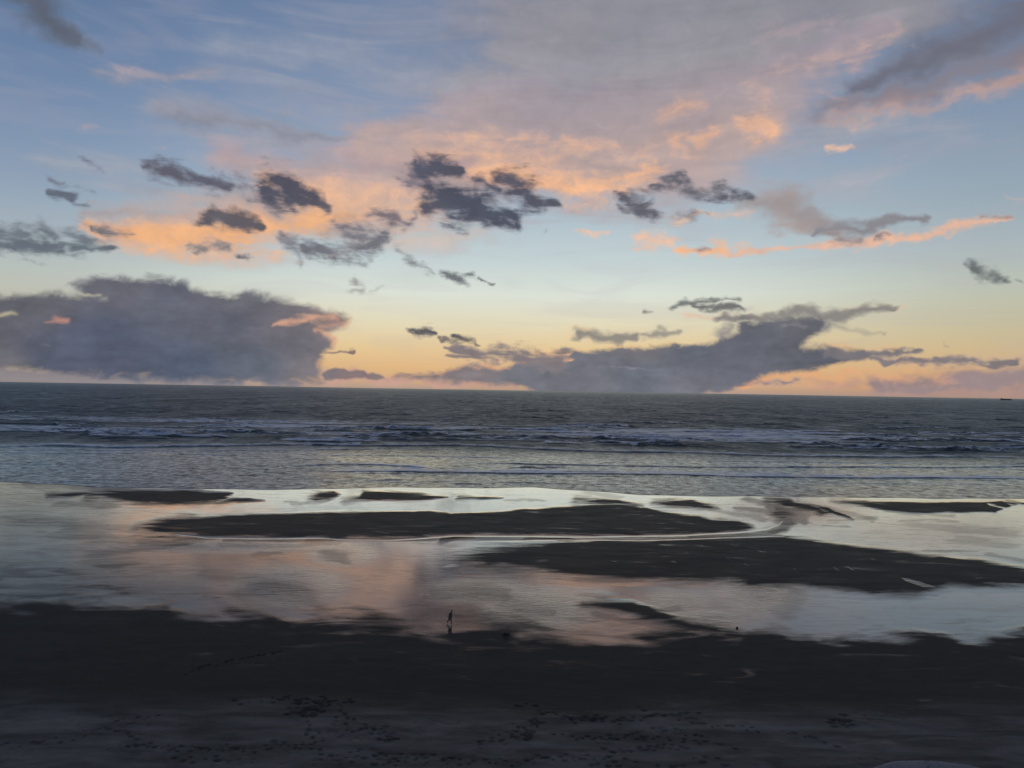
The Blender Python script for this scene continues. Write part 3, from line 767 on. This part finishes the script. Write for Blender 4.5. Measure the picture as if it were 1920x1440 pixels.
    gl = b.n('ShaderNodeMixShader', {0: b.math('MULTIPLY', fr, 2.0, clamp=True), 1: dif.outputs[0], 2: gl0.outputs[0]})
    ms = b.n('ShaderNodeMixShader', {0: film, 1: dif.outputs[0], 2: gl.outputs[0]})
    b.t.links.new(ms.outputs[0], b.out.inputs[0])
    o.data.materials.append(b.m)
    tag(o, 'dark tidal beach with mirror-wet sand and raised dark sand bars', kind='structure')
build_beach()

# ------------------------------------------------------------------ SEA
def build_sea():
    s = np.concatenate([[-60, -20, -8, -4, -2.5, -1.7, -1.3], np.linspace(-1.05, -0.76, 60, False), np.linspace(-0.76, 0.76, 1100, False), np.linspace(0.76, 1.05, 61), [1.3, 1.7, 2.5, 4, 8, 20, 60]])
    off = np.concatenate([[0, .15, .3], np.arange(.6, 90, .5), np.arange(90, 330, .75), np.arange(330, 700, 1.6)])
    g = [off[-1] + 2.5]
    step = 2.2
    while g[-1] < 9000:
        g.append(g[-1] + step)
        step *= 1.0062
    off = np.concatenate([off, g, [12000, 18000, 30000, 50000, 78000]])
    Sg, Og = np.meshgrid(s, off)
    base = shore_y(Sg)
    far = np.clip(Og / 600, 0, 1)
    Yg = base * (1 - far) + 205 * far + Og
    X = Sg * Yg
    lim = np.hypot(X, Yg)
    k = np.minimum(1, 79500 / lim)
    X, Yg = X * k, Yg * k
    px, py = project(X, Yg, 0 * X)
    H = np.zeros(X.shape)
    foam = np.zeros(X.shape)
    darkf = np.zeros(X.shape)
    calm = sstep(0, 12, Og)
    # crest lines: photo polyline, height, crest half width, foam reach behind (m), foam strength
    crests = [
        ([(515,886),(560,884),(640,885),(800,886),(960,888),(1100,889),(1280,892),(1440,895),(1700,897),(2050,899)], .55, 1.0, 16, 1.0),
        ([(540,875),(620,872),(700,872),(760,875),(820,879)], .5, 1.2, 9, .9),
        ([(810,866),(900,868),(1000,871),(1100,873),(1280,876),(1430,877),(1560,876),(1720,877),(1800,877),(1930,875),(2100,878)], .5, 1.0, 7, .75),
        ([(-200,852),(0,849),(120,851),(280,850),(420,854),(520,851)], .40, 1.2, 7, .6),
        ([(-200,866),(0,864),(160,866),(330,865),(430,868)], .22, 1, 4, .3), ([(1240,863),(1380,866),(1560,868),(1700,869),(1900,872)], .35, 1, 6, .7),
        ([(560,855),(700,854),(860,857),(1000,860)], .3, 1, 6, .6), ([(900,882),(1060,884),(1200,885)], .25, 1, 4, .5), ([(1300,902),(1500,905),(1750,908),(1950,908)], .2, .8, 4, .5),
        ([(380,903),(560,902),(760,904),(900,902)], .16, .8, 3, .4), ([(-200,880),(20,878),(160,881),(260,880)], .2, .8, 3, .2),
        ([(-200,842),(0,838),(100,836),(220,840),(340,838),(460,836),(560,835),(640,836),(760,836),(860,835),(960,840),(1060,845),(1160,848),(1280,849),(1400,854),(1520,857),(1700,858),(1800,857),(2050,861)], .9, 1.6, 16, 1.0),
        ([(-200,848),(0,844),(160,844),(300,846),(480,845),(640,843),(760,842),(900,842)], .4, 1.2, 8, .7),
        ([(1460,848),(1520,844),(1590,846),(1660,848),(1740,850),(1860,848)], .9, 2.4, 5, .0),
        ([(0,804),(60,806),(120,808),(200,806),(330,806)], .7, 2.2, 16, .7),
        ([(0,813),(80,815),(180,817)], .5, 2, 6, .2), ([(180,826),(260,826),(300,827),(370,828)], .6, 2, 6, .1),
        ([(300,791),(380,790),(480,790),(560,790)], .9, 2.6, 20, .9), ([(90,777),(170,779),(260,781)], .9, 2.6, 8, .2), ([(0,778),(60,782)], .9, 2.6, 20, .8),
        ([(640,800),(720,802),(840,806),(950,803)], .8, 2.4, 22, 1.), ([(700,812),(820,816),(940,814)], .7, 2.2, 18, 1.), ([(640,822),(760,820)], .6, 2, 10, .7),
        ([(900,800),(980,800),(1060,801),(1130,803)], .9, 2.6, 16, .7), ([(1000,815),(1100,817),(1200,816),(1290,818)], .7, 2.2, 22, 1.), ([(1140,790),(1220,792),(1300,796)], .9, 2.6, 16, .6),
        ([(1110,824),(1180,826),(1280,826)], .6, 2.2, 14, .9), ([(1300,804),(1400,806),(1500,809),(1600,809)], .8, 2.6, 26, 1.), ([(1330,815),(1440,818),(1560,820),(1700,822)], .7, 2.4, 24, 1.),
        ([(1450,830),(1560,832),(1660,836)], .5, 2, 12, .6), ([(1700,811),(1800,815),(1920,818)], .7, 2.6, 20, .8), ([(1620,798),(1720,801),(1800,806)], .8, 2.6, 14, .7), ([(1780,828),(1880,832),(1960,832)], .5, 2, 14, .8),
        ([(560,836),(640,834),(700,830)], .6, 2, 8, .5), ([(380,880),(440,881),(520,880)], .25, 1, 3, .0), ([(420,893),(480,891),(520,890)], .22, .8, 2, 0), ([(440,898),(470,897)], .2, .8, 2, 0),
        ([(560,861),(600,862),(650,866)], .3, 1, 3, .0), ([(340,860),(420,858),(500,862)], .2, 1, 3, .0), ([(1000,908),(1060,907),(1120,909)], .16, .6, 2, 0), ([(760,910),(800,906)], .15, .6, 2, 0),
    ]
    r = random.Random(12)
    for i in range(190):
        t = r.random()
        yc = 781 + 54 * t ** 1.1
        xc = r.uniform(-300, 2200)
        L = r.uniform(40, 170) * (0.7 + t)
        tilt = (xc - 960) * 0.0167
        yc = yc + tilt * 0.9
        n = 6
        pts = [(xc + (j / (n - 1) - .5) * L, yc + (j / (n - 1) - .5) * L * .015 + r.gauss(0, 1.0)) for j in range(n)]
        crests.append((pts, r.uniform(.6, 1.6), r.uniform(1.6, 3.0), r.uniform(6, 26), r.choice([0, .3, .6, .9, 1.0]) * (1 if t > .12 else .2)))
    for i in range(120):
        xc, yc = r.uniform(-200, 2100), r.uniform(866, 908)
        L = r.uniform(30, 120)
        pts = [(xc - L / 2, yc + r.gauss(0, 1)), (xc, yc + r.gauss(0, .6)), (xc + L / 2, yc + L * .01 + r.gauss(0, 1))]
        crests.append((pts, r.uniform(.08, .30), .8, 2, 0))
    for i in range(80):
        xc, yc = r.uniform(-200, 2100), r.uniform(757, 783)
        yc += (xc - 960) * .0167
        L = r.uniform(20, 70)
        pts = [(xc - L / 2, yc + r.gauss(0, .4)), (xc, yc + r.gauss(0, .3)), (xc + L / 2, yc + r.gauss(0, .4))]
        crests.append((pts, r.uniform(.9, 2.0), r.uniform(2.5, 5), 8, r.choice([0, 0, 0, .5])))
    for pts, A, wd_, reach, fs in crests:
        wpts = np.array([ground(*p) for p in pts])
        cs, cy = wpts[:, 0] / wpts[:, 1], wpts[:, 1]
        j0, j1 = np.searchsorted(s, cs[0] - .0), np.searchsorted(s, cs[-1] + .0)
        if j1 - j0 < 3:
            continue
        ymin, ymax = cy.min() - 25, cy.max() + reach * 3 + 25
        i0 = max(0, np.searchsorted(-1 * -Yg[:, (j0 + j1) // 2], ymin) - 12)
        i1 = min(len(off), np.searchsorted(Yg[:, (j0 + j1) // 2], ymax) + 12)
        sl = (slice(i0, i1), slice(j0, j1))
        ss_ = Sg[sl]
        yc = np.interp(ss_, cs, cy) + 1.0 * fbm(X[sl] / 14, 0 * X[sl] + A * 9, 7, 3) + 1.8 * fbm(X[sl] / 55, 0 * X[sl] + A * 5, 9, 2)
        d = Yg[sl] - yc
        u = (ss_ - cs[0]) / (cs[-1] - cs[0])
        env = sstep(0, .16, u) * sstep(1, .84, u)
        env = env * (0.72 + 0.28 * fbm(X[sl] / 9, d * 0 + A * 3, 21, 2))
        back = wd_ * 3.2
        h = np.where(d > 0, np.exp(-(d / back) ** 2), np.exp(-(d / (wd_ * .75)) ** 2))
        H[sl] = np.maximum(H[sl], A * env * h) if A < .2 else H[sl] + A * env * h
        if fs > 0:
            ff = np.where(d > 0, np.exp(-(d / reach) ** 1.3), np.exp(-(d / (wd_ * .35)) ** 2)) * env * fs
            foam[sl] = np.maximum(foam[sl], ff)
    # broad foam belt
    belt = sstep(786, 802, py - (px - 960) * .0167) * sstep(836, 812, py - (px - 960) * .0167)
    belt = belt * sstep(-.35, .35, fbm(X / 160, Yg / 30, 41, 4))
    foam = np.maximum(foam, .66 * belt * (0.8 + .5 * fbm(X / 40, Yg / 9, 43, 3)))
    # swell and chop
    H = H + (0.16 * fbm(X / 30, Yg / 9, 201, 3) + 0.10 * fbm(X / 9, Yg / 4, 204, 2)) * sstep(60, 260, Og) + 0.02 * fbm(X / 6, Yg / 2.0, 206, 2) * calm
    H = H + 0.9 * fbm(X / 26, Yg / 22, 208, 3, 0.6) * sstep(120, 700, Og)
    H = H + 1.2 * fbm(X / 60, Yg / 60, 212, 3, 0.6) * sstep(700, 2500, Og)
    H = H + 0.05 * fbm(X / 3.2, Yg / 1.8, 214, 3, 0.6) * calm
    H = H * np.where(Og > 5000, np.clip(1 - (Og - 5000) / 4000, 0, 1), 1)
    Z = 0.02 + 0.05 * calm + H * np.where(Og < 4, Og / 4, 1) - 0.06 * (Og < .1)
    o = grid_mesh('sea', np.stack([X, Yg, Z], -1))
    inner = sstep(828, 862, py - (px - 960) * .0167)     # flat, sheltered water inside the breakers
    add_color(o, 'surf', np.stack([foam, inner, sstep(0, 6, Og), np.ones_like(X)], -1))

    b = NB('sea_water')
    co = b.n('ShaderNodeTexCoord').outputs['Object']
    sf = b.n('ShaderNodeSeparateColor', {0: b.attr('surf').outputs['Color']})
    foam_, inner_, edge_ = sf.outputs[0], sf.outputs[1], sf.outputs[2]
    nA = b.noise(b.mapping(co, (0.25, 0.5, 1), (0, 0, math.radians(4))), 1.0, 8, 0.62, 0.3)       # metre-scale chop
    nB = b.noise(b.mapping(co, (0.02, 0.06, 1), (0, 0, math.radians(-3))), 1.0, 6, 0.6)
    nC = b.noise(b.mapping(co, (0.5, 1.3, 1), (0, 0, math.radians(22))), 1.0, 6, 0.65, 0.4)
    nF = b.noise(b.mapping(co, (0.10, 0.35, 1), (0, 0, math.radians(3))), 1.0, 9, 0.68, 0.5)
    outer_ = b.math('SUBTRACT', 1.0, inner_)
    hh = b.math('ADD', b.math('MULTIPLY', nA, b.math('ADD', 0.14, b.math('MULTIPLY', outer_, 1.4))), b.math('MULTIPLY', nC, b.math('ADD', 0.14, b.math('MULTIPLY', outer_, 0.3))))
    hh = b.math('ADD', hh, b.math('MULTIPLY', nB, b.math('MULTIPLY', outer_, 4.0)))
    bump = b.n('ShaderNodeBump', {'Strength': 1.0, 'Distance': 1.0, 'Height': hh})
    fm = b.step(0.27, 0.56, b.math('ADD', foam_, b.math('MULTIPLY', b.math('SUBTRACT', nF, 0.5), 2.2)))
    deep = b.n('ShaderNodeBsdfDiffuse', {'Color': (0.026, 0.044, 0.054, 1), 'Normal': bump.outputs[0]})
    gls = b.n('ShaderNodeBsdfGlossy', {'Color': (0.90, 0.98, 1, 1), 'Roughness': b.math('ADD', 0.15, b.math('MULTIPLY', outer_, 0.15)), 'Normal': bump.outputs[0]})
    fr = b.n('ShaderNodeFresnel', {'IOR': 1.33, 'Normal': bump.outputs[0]}).outputs[0]
    t1 = b.noise(b.mapping(co, (0.30, 0.34, 1), (0, 0, math.radians(10))), 1.0, 7, 0.75, 0.6)
    t2 = b.noise(b.mapping(co, (0.07, 0.028, 1), (0, 0, math.radians(-4))), 1.0, 9, 0.78, 0.5)
    t3 = b.noise(b.mapping(co, (0.012, 0.0028, 1), (0, 0, 0)), 1.0, 8, 0.75, 0.3)
    tex = b.math('ADD', b.math('MULTIPLY', b.math('SUBTRACT', t1, 0.5), b.math('ADD', 1.0, b.math('MULTIPLY', inner_, 4.4))), b.math('MULTIPLY', b.math('SUBTRACT', t2, 0.5), b.math('ADD', 1.0, b.math('MULTIPLY', outer_, 4.6))))
    tex = b.math('ADD', tex, b.math('MULTIPLY', b.math('SUBTRACT', t3, 0.5), b.math('MULTIPLY', outer_, 3.2)))
    ruffle = b.n('ShaderNodeClamp', {0: b.math('ADD', 1.0, tex), 1: 0.12, 2: 2.6}).outputs[0]
    ff = b.math('MULTIPLY', fr, b.math('SUBTRACT', 1.10, b.math('MULTIPLY', outer_, 0.62)))
    ff = b.math('MULTIPLY', ff, ruffle, clamp=True)
    water = b.n('ShaderNodeMixShader', {0: b.math('ADD', ff, 0.02), 1: deep.outputs[0], 2: gls.outputs[0]})
    fcol = b.mix(b.step(0.46, 0.62, nF), (0.34, 0.48, 0.70), (0.84, 0.93, 1.0))
    fo = b.n('ShaderNodeBsdfPrincipled', {'Base Color': fcol, 'Roughness': 0.35, 'Specular IOR Level': 1.0, 'Normal': bump.outputs[0]})
    ms = b.n('ShaderNodeMixShader', {0: b.math('MULTIPLY', fm, 0.92), 1: water.outputs[0], 2: fo.outputs[0]})
    b.t.links.new(ms.outputs[0], b.out.inputs[0])
    o.data.materials.append(b.m)
    tag(o, 'grey sea with lines of breaking surf reaching the horizon', kind='structure')
build_sea()

# ------------------------------------------------------------------ plain materials
def plain(name, col, rough=0.8, var=0.25, scale=8.0, spec=0.3):
    b = NB(name)
    co = b.n('ShaderNodeTexCoord').outputs['Object']
    n = b.noise(co, scale, 5, 0.6)
    c = b.mix(b.step(0.3, 0.7, n), [v * (1 - var) for v in col], [v * (1 + var) for v in col])
    bp = b.n('ShaderNodeBump', {'Strength': 0.3, 'Distance': 0.02, 'Height': n})
    p = b.n('ShaderNodeBsdfPrincipled', {'Base Color': c, 'Roughness': rough, 'Specular IOR Level': spec, 'Normal': bp.outputs[0]})
    b.t.links.new(p.outputs[0], b.out.inputs[0])
    return b.m

def empty(name, loc, rz=0):
    e = bpy.data.objects.new(name, None)
    S.collection.objects.link(e)
    e.location = loc
    e.rotation_euler = (0, 0, rz)
    e.empty_display_size = 0.3
    return e

def link_mesh(name, bm, mat, parent=None, smooth=True):
    me = bpy.data.meshes.new(name)
    bm.to_mesh(me)
    bm.free()
    for p in me.polygons:
        p.use_smooth = smooth
    o = bpy.data.objects.new(name, me)
    S.collection.objects.link(o)
    me.materials.append(mat)
    if parent:
        o.parent = parent
    return o

def skin(name, verts, edges, radii, mat, parent, sub=2):
    """verts[0] is the root"""
    me = bpy.data.meshes.new(name)
    me.from_pydata(verts, edges, [])
    o = bpy.data.objects.new(name, me)
    S.collection.objects.link(o)
    m = o.modifiers.new('skin', 'SKIN')
    m.use_smooth_shade = True
    for i, v in enumerate(me.skin_vertices[0].data):
        r = radii[i]
        v.radius = r if isinstance(r, tuple) else (r, r)
        v.use_root = (i == 0)
    ms = o.modifiers.new('sub', 'SUBSURF')
    ms.levels = ms.render_levels = sub
    me.materials.append(mat)
    o.parent = parent
    return o

# ------------------------------------------------------------------ PERSON walking right, head bowed, hands in jacket pockets
def build_person():
    gx, gy = ground(844, 1170)
    p = empty('person', (gx, gy, 0.06), math.radians(-14))
    tag(p, 'lone person in dark hooded jacket walking right with bowed head on the wet sand', 'person')
    skinm = plain('skin_tone', (0.30, 0.19, 0.14), 0.6, 0.1)
    jack = plain('dark_jacket', (0.12, 0.12, 0.125), 0.85)
    trou = plain('dark_trousers', (0.08, 0.08, 0.085), 0.9)
    shoe = plain('dark_shoes', (0.012, 0.011, 0.010), 0.6)
    hairm = plain('dark_hair', (0.018, 0.013, 0.010), 0.7, 0.3, 40)
    # +x is the walking direction, y across the body
    V = [(0, 0, .93), (.02, 0, 1.12), (.06, 0, 1.32), (.10, 0, 1.43), (.155, 0, 1.50), (.20, 0, 1.58), (.235, 0, 1.66),
         # left leg (far side) back, right leg forward
         (-.02, .09, .88), (-.16, .09, .50), (-.42, .09, .16), (-.44, .09, .09), (-.33, .09, .035),
         (.02, -.09, .88), (.14, -.09, .50), (.17, -.09, .10), (.19, -.09, .05), (.32, -.09, .035),
         # arms, elbows bent, hands in the pockets
         (.06, .19, 1.38), (-.05, .25, 1.13), (.11, .19, .97), (.16, .165, .94),
         (.06, -.19, 1.38), (-.06, -.25, 1.13), (.11, -.19, .97), (.16, -.165, .94)]
    E = [(0, 1), (1, 2), (2, 3), (3, 4), (4, 5), (5, 6), (0, 7), (7, 8), (8, 9), (9, 10), (10, 11), (0, 12), (12, 13), (13, 14), (14, 15), (15, 16),
         (2, 17), (17, 18), (18, 19), (19, 20), (2, 21), (21, 22), (22, 23), (23, 24)]
    Rr = [.12, .11, .12, .07, .055, .088, .07, .085, .058, .042, .04, .03, .085, .058, .042, .04, .03, .055, .042, .032, .035, .055, .042, .032, .035]
    skin('body', V, E, Rr, skinm, p)
    # face details are far below a pixel here, but they are there: nose, brow, ears and hands
    # hands: palm and fingers inside the pocket openings
    for s_ in (1, -1):
        hv, he, hr = [(.16, .17 * s_, .95), (.21, .165 * s_, .91)], [(0, 1)], [.028, .03]
        for k in range(4):
            i = len(hv)
            hv += [(.235, (.165 + (k - 1.5) * .016) * s_, .885), (.25, (.165 + (k - 1.5) * .016) * s_, .855 + .004 * abs(k - 1))]
            he += [(1, i), (i, i + 1)]
            hr += [.009, .008]
        i = len(hv)
        hv += [(.215, .135 * s_, .925), (.24, .13 * s_, .90)]
        he += [(0, i), (i, i + 1)]
        hr += [.010, .009]
        skin('hand', hv, he, hr, skinm, p, 1)
    jv = [(.01, 0, .90), (.02, 0, 1.10), (.055, 0, 1.30), (.09, 0, 1.41), (.13, 0, 1.47), (.05, .19, 1.375), (-.06, .26, 1.13), (.10, .20, .98), (.05, -.19, 1.375), (-.07, -.26, 1.13), (.10, -.20, .98), (-.01, 0, .80)]
    je = [(0, 1), (1, 2), (2, 3), (3, 4), (2, 5), (5, 6), (6, 7), (2, 8), (8, 9), (9, 10), (0, 11)]
    jr = [(.25, .22), (.25, .22), (.22, .19), .14, .11, .11, .10, .08, .11, .10, .08, (.24, .21)]
    jk = skin('jacket', jv, je, jr, jack, p)
    skin('trousers', [(0, 0, .90), (-.02, .09, .84), (-.15, .09, .50), (-.41, .09, .17), (.02, -.09, .84), (.14, -.09, .50), (.17, -.09, .12)],
         [(0, 1), (1, 2), (2, 3), (0, 4), (4, 5), (5, 6)], [.15, .13, .10, .08, .13, .10, .08], trou, p)
    for q in ([(-.45, .09, .12), (-.44, .09, .05), (-.31, .09, .035)], [(.16, -.09, .09), (.17, -.09, .05), (.31, -.09, .04)]):
        skin('shoe', q, [(0, 1), (1, 2)], [.05, .052, .042], shoe, p, 1)
    hd = skin('hair', [(.17, 0, 1.56), (.18, 0, 1.66), (.22, 0, 1.715), (.26, 0, 1.70)], [(0, 1), (1, 2), (2, 3)], [.08, .10, .085, .055], hairm, p)
    # head: nose, brow, chin, ears on one continuous face surface
    bm = bmesh.new()
    bmesh.ops.create_uvsphere(bm, u_segments=28, v_segments=20, radius=1)
    for v in bm.verts:
        x, y, z = v.co
        X = x * .098; Y = y * .078; Z = z * .118
        if x > 0:
            X += .018 * math.exp(-(y / .18) ** 2 - ((z + .12) / .16) ** 2)      # nose
            X -= .012 * (math.exp(-((abs(y) - .36) / .14) ** 2 - ((z - .05) / .10) ** 2))   # eye sockets
            X += .006 * math.exp(-(y / .3) ** 2 - ((z + .48) / .06) ** 2)       # mouth
        Y += math.copysign(.016, y) * math.exp(-((x + .02) / .14) ** 2 - ((z + .02) / .22) ** 2) if abs(y) > .8 else 0
        v.co = (X, Y, Z)
    bmesh.ops.rotate(bm, verts=bm.verts, cent=(0, 0, 0), matrix=Matrix.Rotation(math.radians(32), 3, 'Y'))
    bmesh.ops.translate(bm, verts=bm.verts, vec=(.232, 0, 1.61))
    link_mesh('head', bm, skinm, p)
build_person()

# ------------------------------------------------------------------ small dark clump lying on the sand
def lumpy(cx, cy, cz, rx, ry, rz, seed, sub=4, amp=.25):
    bm = bmesh.new()
    bmesh.ops.create_icosphere(bm, subdivisions=sub, radius=1)
    from mathutils import noise as mn
    for v in bm.verts:
        n = mn.fractal(v.co * 1.7 + Vector((seed, 0, 0)), 0.6, 2.0, 5)
        v.co *= 1 + amp * n
        v.co = Vector((cx + v.co.x * rx, cy + v.co.y * ry, cz + v.co.z * rz))
    return bm

weed = plain('wet_seaweed', (0.008, 0.008, 0.007), 0.35, 0.3, 20, 0.5)
gx, gy = ground(949, 1192)
cl = empty('seaweed_clump', (gx, gy, 0.15))
tag(cl, 'small black two-humped clump lying on the dark sand to the right of the walker', 'clump')
link_mesh('strand_heap', lumpy(-.22, 0, .08, .22, .18, .17, 3, amp=.5), weed, cl)
link_mesh('strand_heap', lumpy(.24, -.05, .06, .17, .15, .12, 9, amp=.5), weed, cl)
bm = bmesh.new()
rr = random.Random(3)
for i in range(26):
    a0 = rr.uniform(0, 6.28)
    pts = [Vector((rr.gauss(0, .2), rr.gauss(0, .1), .05))]
    for k in range(5):
        pts.append(pts[-1] + Vector((math.cos(a0) * .07, math.sin(a0) * .06, -.012)))
        a0 += rr.gauss(0, .5)
    vs = []
    for q in pts:
        vs.append([bm.verts.new(q + Vector((0, .012, 0))), bm.verts.new(q + Vector((0, 0, .014))), bm.verts.new(q + Vector((0, -.012, 0)))])
    for a, c in zip(vs[:-1], vs[1:]):
        for j in range(3):
            bm.faces.new((a[j], a[(j + 1) % 3], c[(j + 1) % 3], c[j]))
link_mesh('fronds', bm, weed, cl)

stone = plain('dark_stone', (0.015, 0.015, 0.016), 0.5)
gx, gy = ground(1382, 1178)
st = link_mesh('stone', lumpy(0, 0, .05, .16, .12, .11, 5, 3), stone)
st.location = (gx, gy, 0.02)
tag(st, 'tiny dark stone at the lower edge of the pale pool right of centre', 'stone')

# pale smooth rock whose rounded back just enters the bottom of the picture
rock = plain('pale_rock', (0.20, 0.20, 0.215), 0.85, 0.15, 3)
def build_rock():
    gx, gy = ground(1745, 1452)
    bm = bmesh.new()
    n, m = 72, 20
    ring = []
    for j in range(m + 1):
        f = j / m
        row = []
        for i in range(n):
            a = 2 * math.pi * i / n
            rr_ = math.sin(f * math.pi / 2) ** 0.8 if f < 1 else 1
            bump_ = 1 + .05 * math.sin(3 * a + 1) + .03 * math.sin(7 * a)
            x, y = 5.0 * rr_ * math.cos(a) * bump_, 1.6 * rr_ * math.sin(a) * bump_
            z = 1.25 * math.cos(f * math.pi / 2) ** 0.9 - .25
            # a narrow cleft across the back
            cl_ = math.exp(-((x + .25 - .5 * y) / .10) ** 2)
            z -= .16 * cl_ * max(0, 1 - f)
            z += .04 * math.sin(x * 2.1 + y) * (1 - f)
            row.append((x, y, z))
        ring.append(row)
    top = bm.verts.new(ring[0][0])
    vr = [[bm.verts.new(c) for c in row] for row in ring[1:]]
    for i in range(n):
        bm.faces.new((top, vr[0][i], vr[0][(i + 1) % n]))
        for j in range(len(vr) - 1):
            bm.faces.new((vr[j][i], vr[j + 1][i], vr[j + 1][(i + 1) % n], vr[j][(i + 1) % n]))
    bm.normal_update()
    o = link_mesh('rock', bm, rock)
    o.location = (gx, gy, -0.22)
    tag(o, 'pale grey rounded rock with a narrow cleft at the bottom edge of the beach', 'rock')
build_rock()

# ------------------------------------------------------------------ SHIP hull-down on the horizon
def build_ship():
    D = 11000.0
    gx = D * (1887 - 960) / FPX
    sh = empty('cargo_ship', (gx, D, 0))
    tag(sh, 'distant grey cargo ship on the horizon at the far right', 'ship')
    hullm = plain('ship_hull', (0.24, 0.20, 0.185), 0.7, .1, .1)
    white = plain('ship_house', (0.40, 0.37, 0.35), 0.6, .1, .1)
    box = plain('ship_containers', (0.28, 0.23, 0.21), 0.7, .3, .08)
    def prism(outline, w, name, mat, taper=0.0):
        bm = bmesh.new()
        a = [bm.verts.new((x, -w, z)) for x, z in outline]
        c = [bm.verts.new((x, w, z)) for x, z in outline]
        bm.faces.new(a); bm.faces.new(c[::-1])
        for i in range(len(a)):
            j = (i + 1) % len(a)
            bm.faces.new((a[j], a[i], c[i], c[j]))
        bmesh.ops.recalc_face_normals(bm, faces=bm.faces)
        return link_mesh(name, bm, mat, sh, False)
    prism([(-84, -3), (80, -3), (86, 15), (74, 14), (-76, 13), (-84, 15)], 13, 'hull', hullm)
    prism([(-78, 12.9), (-58, 12.9), (-58, 25), (-64, 29), (-78, 29)], 11, 'bridge_house', white)
    prism([(-76, 29.02), (-70, 29.02), (-71, 34), (-75, 34)], 3, 'funnel', hullm)
    for k in range(7):
        x0 = -52 + k * 17.5
        hgt = [20, 23, 22, 23, 21, 23, 20][k]
        prism([(x0, 13.1), (x0 + 15, 13.1), (x0 + 15, hgt), (x0, hgt)], 12, 'container_stack', box)
    prism([(72, 14.02), (76, 14.02), (75, 25), (74, 25)], 1, 'foremast', white)
build_ship()
